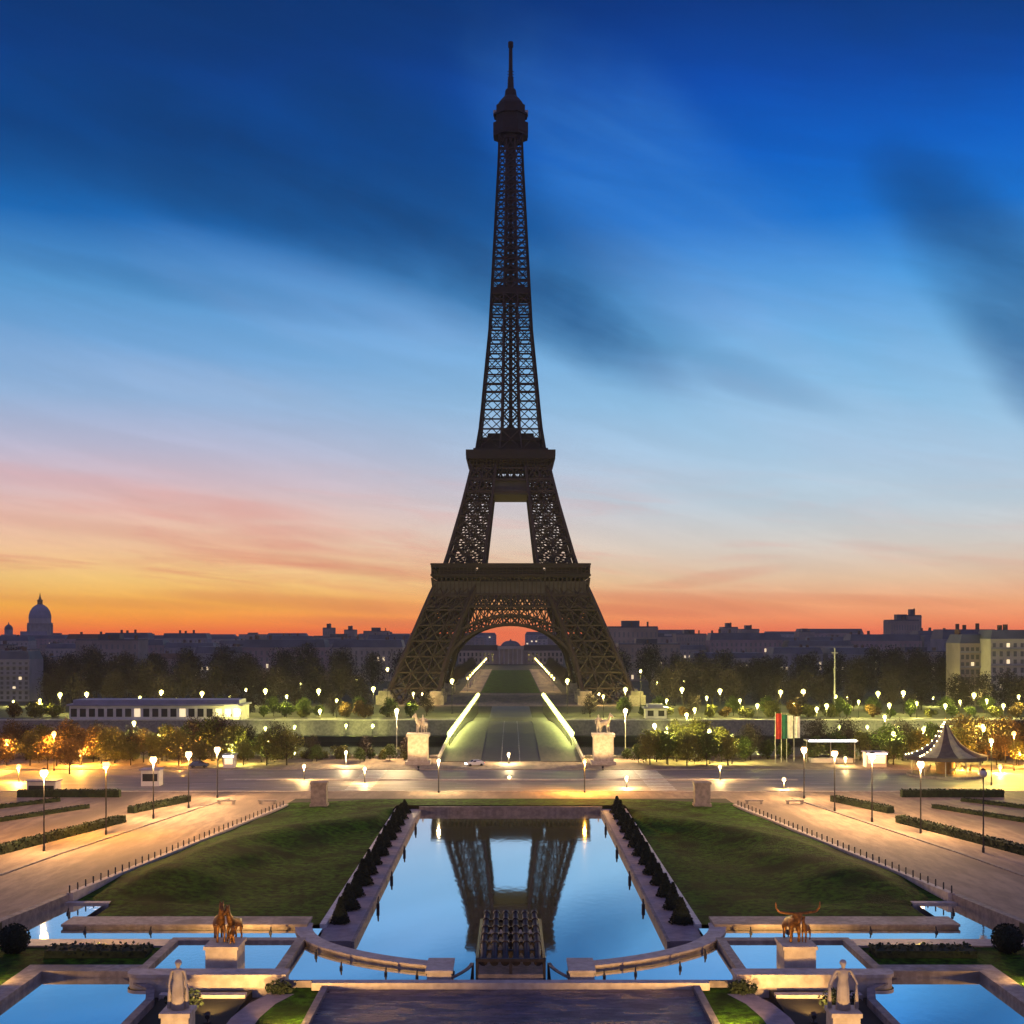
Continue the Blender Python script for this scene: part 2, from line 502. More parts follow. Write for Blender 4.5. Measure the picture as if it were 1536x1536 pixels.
gx = [-1490, -600, -300, -150, -110, -90, -75, -65, -58, -52.01, -51.99, -48, -44, -40, -30, -20.01, -19.99, -10]
gx = gx + [0] + [-v for v in gx[::-1]]
gy = [-55, 20, 60, 90, 100, 120, 140, 146.59, 146.61, 160, 180, 200, 215, 229.99, 230.01, 230.99, 231.01, 240, 250, 280, 318, 318.01,
      451.99, 452.01, 457.99, 458.01, 520, 600, 800, 1200, 2000, 3040]
b = MB()
b.add([(x, y, ground_z(x + (0.0001 if x < 0 else -0.0001), y)) for y in gy for x in gx],
      [(j * len(gx) + i, j * len(gx) + i + 1, (j + 1) * len(gx) + i + 1, (j + 1) * len(gx) + i) for j in range(len(gy) - 1) for i in range(len(gx) - 1)])
tag(b.build('ground', M['ground']), kind='structure')


def sheet(name, pts, m, z=None, kind='structure'):
    b = MB()
    vs = [(p[0], p[1], z if z is not None else p[2]) for p in pts]
    area = sum(vs[i][0] * vs[(i + 1) % len(vs)][1] - vs[(i + 1) % len(vs)][0] * vs[i][1] for i in range(len(vs)))
    b.add(vs if area > 0 else vs[::-1], [tuple(range(len(vs)))])
    return tag(b.build(name, m), kind=kind)


# river
sheet('river', [(-900, 318.2, 0), (900, 318.2, 0), (900, 451.8, 0), (-900, 451.8, 0)], M['river'], -6.2)
# sandy paths beside the lawns and the broad garden ground
def strip(name, m, xl, xr, ys, dz_, kind='structure'):
    b = MB()
    vs = []
    for y in ys:
        for k in range(5):
            x = xl(y) + (xr(y) - xl(y)) * k / 4
            vs.append((x, y, zg(y) + dz_))
    fs = [(j * 5 + i, j * 5 + i + 1, (j + 1) * 5 + i + 1, (j + 1) * 5 + i) for j in range(len(ys) - 1) for i in range(4)]
    b.add(vs, fs)
    return tag(b.build(name, m), kind=kind)

def lawn_x(y): return interp([(100, 56.5), (126, 53.2), (140, 51.4), (147, 50.5), (227, 40.2), (232, 39.8)], y)
def lamp_x(y): return interp([(150, 66.5), (176, 63.8), (240, 54.6), (246, 54)], y)
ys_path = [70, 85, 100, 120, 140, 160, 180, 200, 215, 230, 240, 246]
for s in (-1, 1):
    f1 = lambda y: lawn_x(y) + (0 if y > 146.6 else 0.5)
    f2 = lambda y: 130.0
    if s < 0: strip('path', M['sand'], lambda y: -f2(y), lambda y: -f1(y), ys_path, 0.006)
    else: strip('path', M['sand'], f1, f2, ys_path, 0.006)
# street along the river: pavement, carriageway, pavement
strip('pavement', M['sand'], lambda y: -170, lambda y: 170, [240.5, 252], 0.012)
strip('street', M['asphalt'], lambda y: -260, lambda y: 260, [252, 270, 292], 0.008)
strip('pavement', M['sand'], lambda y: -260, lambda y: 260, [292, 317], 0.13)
b = MB()
for y in (258.5, 265, 279, 285.5):
    for k in range(-18, 19):
        b.box(k * 9 - 2, k * 9 + 2, y - 0.09, y + 0.09, zg(y) + 0.012, zg(y) + 0.016)
for x0 in (-30, 30):
    for k in range(14):
        b.box(x0 - 2.5, x0 + 2.5, 254 + k * 2.7, 255.2 + k * 2.7, zg(255) + 0.017, zg(255) + 0.021)
tag(b.build('road_markings', M['paint']), kind='structure')
b = MB()
for y in (251.7, 292.3):
    b.box(-170, 170, y - 0.15, y + 0.15, zg(y) - 0.1, zg(y) + 0.135)
b.box(-60, 60, 271.2, 272.8, zg(272) - 0.1, zg(272) + 0.14)
tag(b.build('kerb', M['stone_pale']), kind='structure')


# ------------------------------------------------------------------ main basin, lawns and pools of the garden
WZ = 0.2
HB = 16.1
sheet('water', [(-HB, 118, 0), (HB, 118, 0), (HB, 228.6, 0), (-HB, 228.6, 0)], M['water'], WZ)
for s in (-1, 1):
    # paved strip beside the basin
    b = MB()
    b.box(min(s * HB, s * 19.6), max(s * HB, s * 19.6), 131.5, 229.5, -0.4, 0.75)
    tag(b.build('path', M['paving']), kind='structure')
    # bright edging between the strip and the lawn
    b = MB()
    for k in range(36):
        y = 137.2 + k * 2.5
        b.box(min(s * 19.5, s * 20.15), max(s * 19.5, s * 20.15), y, y + 2.32, 0.3, 1.18)
    tag(b.build('edging_wall', M['paint']), f'low pale block edging between the {SIDE[s]} lawn and the row of cones', 'edging')
    b = MB()
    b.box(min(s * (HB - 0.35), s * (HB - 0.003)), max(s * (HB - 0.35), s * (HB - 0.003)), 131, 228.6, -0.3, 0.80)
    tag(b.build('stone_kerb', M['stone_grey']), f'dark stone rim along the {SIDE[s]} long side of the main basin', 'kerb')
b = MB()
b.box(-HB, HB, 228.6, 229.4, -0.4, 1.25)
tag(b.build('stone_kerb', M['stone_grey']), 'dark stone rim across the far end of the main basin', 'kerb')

# grass, dished: a rim along the path, a berm, then down to the basin
def lawn_grid(s):
    nx, ny = 34, 48
    vs = []
    for j in range(ny + 1):
        y = 138.6 + (230.5 - 138.6) * j / ny
        xo = lawn_x(y) - 0.9 if y > 147.5 else 44.9
        xi = 20.15
        for i in range(nx + 1):
            u = i / nx
            x = xo + (xi - xo) * u
            d = xo - x                              # metres from the path edge
            crest = interp([(138, 3.0), (185, 5.0), (200, 10), (212, 19), (222, 30), (231, 40)], y)
            k = min(1, max(0, (d - crest) / interp([(138, 17.0), (200, 12.0), (231, 6.0)], y)))
            k = k + 0.12 * math.sin(2 * PI * k) * -1
            berm = interp([(138, 0), (149, 0.15), (160, 1.0), (200, 0.9), (222, 0.4), (231, 0.0)], y) * min(1, max(0, d / crest)) ** 1.3  # berm shaped so lamp light grazes past and leaves the inner slope dark
            top = interp([(138, 1.15), (147.5, 1.35), (160, zg(160)), (400, zg(160))], y) if y < 160 else zg(y)
            top += 0.02 + 0.05 * math.sin(x * 0.9 + y * 0.4)
            bot = 0.78 + 0.12 * math.sin(x * 0.5) * math.sin(y * 0.31)
            top += berm
            z = top + (bot - top) * k
            if u > 0.93: z = z + (0.78 - z) * (u - 0.93) / 0.07 if y < 222 else z
            vs.append((s * x, y, z))
    fs = []
    for j in range(ny):
        for i in range(nx):
            a, c = j * (nx + 1) + i, (j + 1) * (nx + 1) + i
            fs.append((a, c, c + 1, a + 1) if s > 0 else (a, a + 1, c + 1, c))
    b = MB(); b.add(vs, fs)
    return tag(b.build('lawn', M['grass'], smooth=True), kind='structure')
for s in (-1, 1): lawn_grid(s)
# grass apron round the far end of the basin
b = MB()
pts = []
for k in range(25):
    x = -40 + 80 * k / 24
    pts.append((x, 229.6 + 0.5 * abs(x) / 40, 240.4 - 3.2 * (x / 40) ** 2))
vs = [(x, y0, 1.38) for x, y0, y1 in pts] + [(x, y1, 1.2) for x, y0, y1 in pts]
b.add(vs, [(k, k + 1, 25 + k + 1, 25 + k) for k in range(24)])
tag(b.build('lawn', M['grass']), kind='structure')
# low post-and-kerb fence along each lawn's outer edge
for s in (-1, 1):
    t_ = thing('lawn_fence', f'low pale kerb with short posts along the outer edge of the {SIDE[s]} lawn', 'fence', (0, 0, 0))
    b = MB()
    ys = [147.6 + 2.0 * k for k in range(42)]
    for y0, y1 in zip(ys, ys[1:]):
        x0, x1 = lawn_x(y0), lawn_x(y1)
        a = [(s * x0, y0, zg(y0)), (s * (x0 - 0.75), y0, zg(y0)), (s * (x1 - 0.75), y1, zg(y1)), (s * x1, y1, zg(y1))]
        vs = [(p[0], p[1], p[2] - 2.4) for p in a] + [(p[0], p[1], p[2] + 0.28) for p in a]
        fs = [(4, 5, 6, 7), (0, 1, 5, 4), (1, 2, 6, 5), (2, 3, 7, 6), (3, 0, 4, 7)]
        if s > 0: fs = [q[::-1] for q in fs]
        fs = [q[::-1] for q in fs]
        b.add(vs, fs)
    b.build('kerb', M['stone_pale'], t_)
    pm = MB(); pm.tube((0, 0, 0), (0, 0, 0.85), 0.09, 0.08, 6)
    pme = pm.mesh('post', M['post'])
    for y in ys[:41]:
        obj('post', pme, t_, (s * (lawn_x(y) - 0.35), y, zg(y) + 0.25))
    # dark kerb line on the path in front of the lamp row
    b = MB()
    for y0 in range(150, 240, 3):
        xa, xb = lamp_x(y0) - 2.6, lamp_x(y0 + 3) - 2.6
        b.beam((s * xa, y0, zg(y0) + 0.05), (s * xb, y0 + 3, zg(y0 + 3) + 0.05), 0.35, 0.22)
    tag(b.build('kerb', M['stone_grey']), kind='structure')


def slab(name, label, cat, x0, x1, y0, y1, z0, z1, m, bev=0.0):
    b = MB()
    b.box(min(x0, x1), max(x0, x1), y0, y1, z0, z1)
    o = b.build(name, m)
    return tag(o, label, cat)


def sx_(s, a, c): return (min(s * a, s * c), max(s * a, s * c))

for s in (-1, 1):
    S = SIDE[s]
    # ---- far narrow pool, with the long wall behind it
    sheet('water', [(s * 52, 129.6, 0), (s * 19.5, 129.6, 0), (s * 19.5, 134.6, 0), (s * 45.8, 134.6, 0), (s * 45.8, 146.4, 0), (s * 52, 146.4, 0)],
          M['water_low'], 1.3)
    b = MB()
    xa, xb = sx_(s, 21.2, 46.4)
    b.box(xa, xb, 134.6, 138.2, -0.4, 1.5)
    b.box(xa - 0.12, xb + 0.12, 134.45, 138.3, 1.5, 1.75)
    tag(b.build('basin_wall', M['stone']), f'long low stone wall with flat coping behind the {S} narrow pool', 'wall')
    b = MB()
    for y0, y1 in ((84, 100), (100, 126), (126, 140), (140, 147.6)):
        p = [(lawn_x(y0) - 0.3, y0), (lawn_x(y0) + 0.6, y0), (lawn_x(y1) + 0.6, y1), (lawn_x(y1) - 0.3, y1)]
        vs = [(s * x, y, -0.4) for x, y in p] + [(s * x, y, zg(y) + 0.12) for x, y in p]
        fs = [(4, 5, 6, 7), (0, 1, 5, 4), (1, 2, 6, 5), (2, 3, 7, 6), (3, 0, 4, 7)]
        b.add(vs, fs if s > 0 else [q[::-1] for q in fs])
    tag(b.build('retaining_wall', M['stone_grey']), f'dark retaining wall between the {S} path and the pools', 'wall')
    b = MB()
    xa, xb = sx_(s, 45.3, 52.0)
    b.box(xa, xb, 146.4, 147.4, -0.4, 1.5)
    tag(b.build('pool_kerb', M['stone_pale']), f'short pale kerb closing the far corner of the {S} narrow pool', 'kerb')
    b = MB()
    xa, xb = sx_(s, 33.6, 52.0)
    b.box(xa, xb, 126.8, 129.6, -0.4, 1.40)
    tag(b.build('path', M['paving']), kind='structure')
    # ---- small square pool carrying the bronze group
    b = MB()
    for (x0, x1, y0, y1, z1) in ((20.4, 33.6, 128.2, 129.4, 1.60), (32.75, 33.6, 117.2, 128.2, 1.65), (20.4, 21.25, 117.2, 128.2, 1.65)):
        xa, xb = sx_(s, x0, x1)
        b.box(xa, xb, y0, y1, -0.4, z1)
    tag(b.build('pool_kerb', M['stone']), f'stone kerb on three sides of the {S} square pool', 'kerb')
    sheet('water', [(s * 21.2, 117, 0), (s * 32.8, 117, 0), (s * 32.8, 129, 0), (s * 21.2, 129, 0)], M['water_low'], 1.35)
    b = MB()
    pts = [(s * 20.0, 115.2)]
    for k in range(9):
        a_ = -PI / 2 + PI / 2 * k / 8
        pts.append((s * (32.9 + 1.2 * math.cos(a_)), 116.4 + 1.2 * math.sin(a_)))
    pts += [(s * 34.1, 117.2), (s * 20.0, 117.2)]
    b.prism(pts, -0.4, 1.35)
    b.prism([(s * (abs(x) + (0.12 if abs(x) > 30 else -0.1)), y - (0.14 if y < 117 else -0.02)) for x, y in pts], 1.35, 1.66)
    tag(b.build('overflow_wall', M['stone_pale']), f'broad rounded overflow wall in front of the {S} square pool', 'wall')
    b = MB()
    xa, xb = sx_(s, 23, 30.5)
    b.box(xa, xb, 112.6, 113.5, -0.4, 0.55)
    tag(b.build('step', M['stone_pale']), f'low pale step on the ground below the {S} overflow wall', 'step')
    # ---- large corner pool
    sheet('water', [(s * 42.3, 84, 0), (s * 30.9, 84, 0), (s * 30.9, 110, 0), (s * 31.8, 113.5, 0), (s * 34, 116, 0), (s * 35, 117.3, 0), (s * 42.3, 117.3, 0)],
          M['water'], 0.8)
    b = MB()
    xa, xb = sx_(s, 33.6, 44.2)
    b.box(xa, xb, 117.3, 119.6, -0.4, 1.4)
    xa, xb = sx_(s, 42.3, 44.2)
    b.box(xa, xb, 84, 117.3, -0.4, 1.397)
    tag(b.build('pool_kerb', M['stone']), f'wide stone kerb round the {S} corner pool', 'kerb')
    b = MB()
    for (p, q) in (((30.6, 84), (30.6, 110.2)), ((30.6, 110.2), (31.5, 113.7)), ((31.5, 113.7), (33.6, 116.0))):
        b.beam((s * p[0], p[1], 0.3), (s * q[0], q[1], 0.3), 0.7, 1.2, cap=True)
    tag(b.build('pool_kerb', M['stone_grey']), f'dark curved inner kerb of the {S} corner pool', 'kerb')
    # ---- near garden ground
    xa, xb = sx_(s, 44.2, 52)
    b = MB(); b.box(xa, xb, 84, 126.8, -0.4, 1.25)
    tag(b.build('lawn', M['grass']), kind='structure')
    xa, xb = sx_(s, 33.6, 44.2)
    b = MB(); b.box(xa, xb, 119.6, 126.8, -0.4, 1.22)
    tag(b.build('lawn', M['grass']), kind='structure')
    xa, xb = sx_(s, 22.9, 30.3)
    b = MB(); b.box(xa, xb, 84, 115.2, -0.4, 0.25)
    tag(b.build('garden_bed', M['ground']), kind='structure')
    xa, xb = sx_(s, 16.6, 20.6)
    b = MB(); b.box(xa, xb, 84, 115.15, -0.4, 0.5)
    tag(b.build('lawn', M['grass']), kind='structure')
    b = MB()
    for (y0, y1, o0, o1) in ((84, 100, 0, 0), (100, 106, 0, 0.1), (106, 110, 0.1, 0.7), (110, 113, 0.7, 1.8)):
        vs = [(s * (20.6 - o0), y0, 0.54), (s * (22.9 - o0), y0, 0.54), (s * (22.9 - o1), y1, 0.54), (s * (20.6 - o1), y1, 0.54)]
        b.add(vs if s > 0 else vs[::-1], [(0, 1, 2, 3)])
    tag(b.build('path', M['paving']), kind='structure')
    xa, xb = sx_(s, 16.0, 16.6)
    slab('terrace_kerb', f'narrow stone kerb down the {S} side of the wet front terrace', 'kerb', xa, xb, 84, 114.2, -0.4, 0.95, M['stone_grey'])
    # ---- curved dam wing between the upper basin and the main basin
    crv = [(21.6, 136.2), (21.4, 134.2), (20.6, 131.2), (19.1, 128.2), (17.0, 125.6), (14.2, 123.2), (11.0, 121.2), (7.4, 119.6)]
    pl = []
    for i in range(len(crv) - 1):
        for k in range(4):
            p0, p1, p2, p3 = crv[max(i - 1, 0)], crv[i], crv[i + 1], crv[min(i + 2, len(crv) - 1)]
            u = k / 4
            f = lambda a, b_, c, d: 0.5 * (2 * b_ + (c - a) * u + (2 * a - 5 * b_ + 4 * c - d) * u * u + (3 * b_ - a - 3 * c + d) * u ** 3)
            pl.append((f(p0[0], p1[0], p2[0], p3[0]), f(p0[1], p1[1], p2[1], p3[1])))
    pl.append(crv[-1])
    def ribbon(pl, w0, w1, z0, z1):
        b = MB()
        n = len(pl); L = []; Q = []
        for i in range(n):
            a, c = pl[max(i - 1, 0)], pl[min(i + 1, n - 1)]
            d = Vector((c[0] - a[0], c[1] - a[1])).normalized()
            nrm = Vector((d.y, -d.x))
            L.append((pl[i][0] + nrm.x * w0, pl[i][1] + nrm.y * w0)); Q.append((pl[i][0] + nrm.x * w1, pl[i][1] + nrm.y * w1))
        vs = []
        for (x, y), (x2, y2) in zip(L, Q):
            vs += [(s * x, y, z0), (s * x, y, z1), (s * x2, y2, z1), (s * x2, y2, z0)]
        fs = [(1, 0, 3, 2)] + [(4 * (n - 1), 4 * (n - 1) + 1, 4 * (n - 1) + 2, 4 * (n - 1) + 3)]
        for i in range(n - 1):
            for k in range(4):
                fs.append((4 * i + k, 4 * i + (k + 1) % 4, 4 * (i + 1) + (k + 1) % 4, 4 * (i + 1) + k))
        if s < 0: fs = [q[::-1] for q in fs]
        b.add(vs, fs); return b
    dam = ribbon(pl, -0.75, 0.75, -0.4, 1.32).build('curved_wall', M['stone'])
    tag(dam, f'curved stone dam wing sweeping round the {S} side of the fountain', 'wall')
    ribbon(pl, -0.85, 0.9, 1.32, 1.52).build('coping', M['stone_pale'], dam)
    b = MB(); xa, xb = sx_(s, 5.3, 7.5)
    b.box(xa, xb, 116.2, 120.6, -0.4, 1.5); b.box(xa - 0.12, xb + 0.12, 116.1, 120.7, 1.5, 1.75)
    tag(b.build('end_pier', M['stone_pale']), f'square pale pier ending the {S} curved wing beside the cannons', 'pier')
    # upper fountain basin between the wings and the front kerb
    up = [(s * 3.6, 115.3), (s * 20.2, 115.3), (s * 20.2, 130.0)] + [(s * x, y) for x, y in pl[6:]] + [(s * 5.4, 118.5), (s * 3.6, 121.5)]
    sheet('water', [(x, y, 0) for x, y in up], M['water'], 1.02)
    b = MB()
    for k in range(6):
        a0, a1 = k / 6, (k + 1) / 6
        c0 = (3.6 + 1.7 * a0 ** 1.6, 121.6 - 5.2 * a0); c1 = (3.6 + 1.7 * a1 ** 1.6, 121.6 - 5.2 * a1)
        b.beam((s * c0[0], c0[1], 0.6), (s * c1[0], c1[1], 0.6), 0.35, 0.95, cap=True)
    tag(b.build('basin_lip', M['stone_grey']), f'thin curved stone lip on the {S} side of the cannon bay', 'lip')
b = MB()
b.box(-17.5, 17.5, 114.2, 115.3, -0.4, 1.16)
tag(b.build('front_kerb', M['stone_pale']), 'long pale kerb across the front of the fountain basin', 'kerb')
for s in (-1, 1):
    b = MB(); b.box(*sx_(s, 17.5, 20.4), 115.16, 115.5, -0.4, 1.1)
    tag(b.build('kerb_end', M['stone_grey']), f'grey low kerb linking the front kerb to the {SIDE[s]} overflow wall', 'kerb')
# wet terrace below
b = MB(); b.box(-16.0, 16.0, 84, 114.2, -0.4, 0.6)
tag(b.build('terrace', M['wet']), kind='structure')
wq = G(M['wet'].node_tree)
wg = wq.n('ShaderNodeNewGeometry'); wm_ = wq.n('ShaderNodeMapping'); wm_.inputs['Scale'].default_value = (0.35, 1.0, 1.0)
wq.link(wg.outputs['Position'], wm_.inputs[0])
wq.link(wq.mr(wq.noise(wm_.outputs[0], 0.55, 6, 0.6), 0.42, 0.58, 0.10, 0.62), M['wet'].node_tree.nodes['Principled BSDF'].inputs['Roughness'])
M['wet'].node_tree.nodes['Principled BSDF'].inputs['Specular IOR Level'].default_value = 0.7

# ------------------------------------------------------------------ fountain cannons
def fountain_cannon():
    t_ = thing('water_cannon_battery', 'dark battery of long water cannons in rows at the near end of the basin', 'fountain', (0, 117, 0))
    b = MB()
    for k in range(6):
        b.box(-2.9, 2.9, k * 3.6 - 1.2, k * 3.6 + 2.4 - 0.003 * k, -0.4, 1.5 - 0.18 * k)
    b.build('stepped_plinth', M['stone_grey'], t_)
    b = MB()
    for y in (-1, 2.7, 6.4, 10.1, 13.8, 17.5):
        zt = 2.7 - 0.033 * y
        b.beam((-3.1, y, zt), (3.1, y, zt), 0.28)
        for x in (-3.0, 0, 3.0): b.beam((x, y, -0.2), (x, y, zt), 0.26)
    for x in (-3.0, 3.0): b.beam((x, -1, 2.8), (x, 17.5, 2.2), 0.26)
    b.build('frame', M['cannon'], t_)
    b = MB()
    b.tube((0, 0, 0), (0, 3.0, 0.75), 0.30, 0.27, 10)
    b.tube((0, 3.0, 0.75), (0, 3.35, 0.84), 0.36, 0.34, 10)
    b.tube((0, -0.3, -0.08), (0, 0.0, 0), 0.40, 0.40, 10)
    me = b.mesh('cannon', M['cannon'], False)
    for r in range(5):
        for c in range(6):
            obj('cannon', me, t_, (-2.45 + 0.98 * c, -0.4 + r * 3.7, 2.55 - 0.12 * r))
fountain_cannon()

# small jets standing in the pools
def jet_proto(label, loc, group):
    t_ = thing('fountain_jet', label, 'fountain jet', loc, 0, group)
    b = MB(); b.box(-0.17, 0.17, -0.17, 0.17, -1.2, 0.45); b.build('base', M['post'], t_)
    b = MB(); b.tube((0, 0, 0.4), (0, 0.3, 1.15), 0.12, 0.09, 8); b.build('nozzle', M['post'], t_)
    return t_
jet = None
for s in (-1, 1):
    for i, y in enumerate((149, 166, 186, 208)):
        lab = f'dark fountain jet at the {SIDE[s]} edge of the main basin, {ORD[i]} from the curved wing'
        loc = (s * (HB - 0.9), y, 0.45)
        if jet is None: jet = jet_proto(lab, loc, 'fountain jets in the pools')
        else: dup(jet, loc, 0, lab, None, (1.1, 1.1, 0.8))
    spots = [(48.2, 141.5, 1.25, 'in the outer corner of the narrow pool'), (50.2, 133.2, 1.25, 'beside the path wall in the narrow pool'),
             (43.5, 132.8, 1.25, 'under the outer end of the long wall'), (36.8, 132.8, 1.25, 'under the middle of the long wall'),
             (24.5, 132.6, 1.25, 'in the narrow pool near the curved wing'), (18.6, 124.2, 1.0, 'in the upper basin by the square pool'),
             (15.6, 119.6, 1.0, 'below the curved wing, towards the square pool'), (11.3, 117.6, 1.0, 'below the curved wing, towards the cannons'),
             (8.4, 116.6, 1.0, 'in the upper basin beside the end pier')]
    for x, y, z, w in spots:
        dup(jet, (s * x, y, z), 0, f'dark fountain jet {w}, {SIDE[s]} side', None, (0.75, 0.75, 0.55))
    # added ground floodlights, in place of the unseen palace light behind the viewer
def fill_floodlight(label, loc, target, energy, color, spot=60, group='added floodlights aimed at the sculptures'):
    t_ = thing('fill_floodlight', label, 'fill_floodlight', loc, 0, group)
    d = (Vector(target) - Vector(loc)).normalized()
    b = MB(); b.box(-0.25, 0.25, -0.25, 0.25, -0.05, 0.1); b.tube((0, 0, 0.1), (0, 0, 0.45), 0.06, 0.06, 6)
    b.build('base', M['post'], t_)
    b = MB(); b.tube(Vector((0, 0, 0.6)) - d * 0.25, Vector((0, 0, 0.6)) + d * 0.15, 0.2, 0.28, 10)
    h = b.build('housing', M['post'], t_)
    b = MB(); b.tube(Vector((0, 0, 0.6)) + d * 0.151, Vector((0, 0, 0.6)) + d * 0.17, 0.25, 0.25, 10)
    b.build('lens', M['spot_lens'], h)
    l = bpy.data.lights.new('spot_light', 'SPOT')
    l.energy = energy; l.color = color; l.spot_size = R(spot); l.spot_blend = 0.6; l.shadow_soft_size = 0.25
    o = bpy.data.objects.new('spot_light', l)
    col.objects.link(o); o.parent = t_
    o.location = Vector((0, 0, 0.6)) + d * 0.25
    o.rotation_euler = d.to_track_quat('-Z', 'Y').to_euler()
    return t_
WARM = (1.0, 0.56, 0.18)
for s in (-1, 1):
    fill_floodlight(f'small added floodlight on the garden bed aimed at the {SIDE[s]} bronze animals', (s * 24.6, 105.5, 0.28), (s * 26.5, 121, 4.5), 10500, WARM, 75)
    fill_floodlight(f'small added floodlight on the grass aimed at the {SIDE[s]} curved wing', (s * 18.6, 101.0, 0.52), (s * 13, 124, 1.6), 21000, WARM, 90)
    fill_floodlight(f'small added floodlight on the kerb behind the {SIDE[s]} bronze animals, lighting the long wall', (s * 27.5, 128.8, 1.62), (s * 28, 136, 1.5), 5000, WARM, 130)
    fill_floodlight(f'small added floodlight on the grass by the ball shrub, lighting the {SIDE[s]} corner pool', (s * 46.0, 113, 1.27), (s * 40, 118, 0.9), 2500, WARM, 120)
    fill_floodlight(f'small added floodlight on the far grass lighting the {SIDE[s]} long wall', (s * 39.5, 124.6, 1.25), (s * 36, 136, 1.4), 6000, WARM, 120)


# ------------------------------------------------------------------ skinned figures for the sculptures
def skin(chains, sub=1):
    """grow one continuous surface over a skeleton; chains = list of [(x,y,z,r),...], the first point of a later chain is an index"""
    vs, es, rs = [], [], []
    for ch in chains:
        prev = None
        for p in ch:
            if isinstance(p, int): prev = p; continue
            vs.append(p[:3]); rs.append(p[3])
            if prev is not None: es.append((prev, len(vs) - 1))
            prev = len(vs) - 1
    me = bpy.data.meshes.new('tmp'); me.from_pydata(vs, es, [])
    o = bpy.data.objects.new('tmp', me); col.objects.link(o)
    mod = o.modifiers.new('s', 'SKIN')
    for i, r in enumerate(rs):
        sv = me.skin_vertices[0].data[i]
        sv.radius = (r, r) if not isinstance(r, tuple) else r
        sv.use_root = (i == 0)
    sb = o.modifiers.new('d', 'SUBSURF'); sb.levels = sub; sb.render_levels = sub
    dg = bpy.context.evaluated_depsgraph_get()
    out = bpy.data.meshes.new_from_object(o.evaluated_get(dg))
    bpy.data.objects.remove(o); bpy.data.meshes.remove(me)
    out.polygons.foreach_set('use_smooth', [True] * len(out.polygons))
    return out


def pedestal(s, label, x, y, z0, z1, w, d):
    b = MB()
    b.box(x - w / 2 - 0.25, x + w / 2 + 0.25, y - d / 2 - 0.25, y + d / 2 + 0.25, z0, z0 + 0.7)
    b.box(x - w / 2, x + w / 2, y - d / 2, y + d / 2, z0 + 0.7, z1 - 0.3)
    b.box(x - w / 2 - 0.15, x + w / 2 + 0.15, y - d / 2 - 0.15, y + d / 2 + 0.15, z1 - 0.3, z1)
    return tag(b.build('pedestal', M['stone_pale']), label, 'pedestal')

pedestal(-1, 'stone block pedestal rising from the left square pool under the bronze horses', -26.6, 121.2, 0.5, 3.1, 2.9, 3.6)
pedestal(1, 'stone block pedestal rising from the right square pool under the bronze bull', 26.6, 121.2, 0.5, 3.1, 2.9, 3.6)

def horse(sx=1, rear=0.0):
    """fore part faces the camera (-y)"""
    ch = [[(0, 0.9, 1.75, 0.42), (0, 0.35, 1.75, 0.46), (0, -0.35, 1.9, 0.44), (0, -0.75, 2.3, 0.30), (0, -1.0, 2.85, 0.23), (0, -1.12, 3.25, 0.22), (0, -1.45, 3.05, 0.16), (0, -1.75, 2.75, 0.12)],
          [2, (0.26, -0.5, 1.3, 0.17), (0.28, -0.75, 0.75, 0.11), (0.28, -0.65, 0.2, 0.10), (0.28, -0.75, 0.06, 0.13)],
          [2, (-0.26, -0.5, 1.3, 0.17), (-0.28, -0.6, 0.75, 0.11), (-0.28, -0.6, 0.2, 0.10), (-0.28, -0.7, 0.06, 0.13)],
          [0, (0.28, 1.05, 1.2, 0.22), (0.28, 0.9, 0.8, 0.12), (0.28, 1.1, 0.35, 0.09), (0.28, 1.0, 0.06, 0.12)],
          [0, (-0.28, 1.05, 1.2, 0.22), (-0.28, 0.85, 0.8, 0.12), (-0.28, 1.05, 0.35, 0.09), (-0.28, 0.95, 0.06, 0.12)],
          [0, (0, 1.35, 1.75, 0.12), (0, 1.5, 1.2, 0.10), (0, 1.45, 0.7, 0.05)],
          [5, (0.12, -1.05, 3.45, 0.06), (0.14, -1.05, 3.62, 0.025)], [5, (-0.12, -1.05, 3.45, 0.06), (-0.14, -1.05, 3.62, 0.025)]]
    return skin(ch)
def dog():
    ch = [[(0, 0.45, 0.75, 0.19), (0, 0.0, 0.85, 0.22), (0, -0.3, 1.1, 0.17), (0, -0.4, 1.4, 0.14), (0, -0.65, 1.4, 0.09), (0, -0.8, 1.36, 0.06)],
          [1, (0.14, -0.25, 0.5, 0.08), (0.15, -0.25, 0.06, 0.07)], [1, (-0.14, -0.25, 0.5, 0.08), (-0.15, -0.25, 0.06, 0.07)],
          [0, (0.16, 0.5, 0.4, 0.12), (0.17, 0.62, 0.22, 0.06), (0.17, 0.45, 0.05, 0.07)], [0, (-0.16, 0.5, 0.4, 0.12), (-0.17, 0.62, 0.22, 0.06), (-0.17, 0.45, 0.05, 0.07)],
          [0, (0, 0.75, 0.6, 0.05), (0, 0.95, 0.75, 0.03)], [3, (0.09, -0.33, 1.58, 0.03)], [3, (-0.09, -0.33, 1.58, 0.03)]]
    return skin(ch)
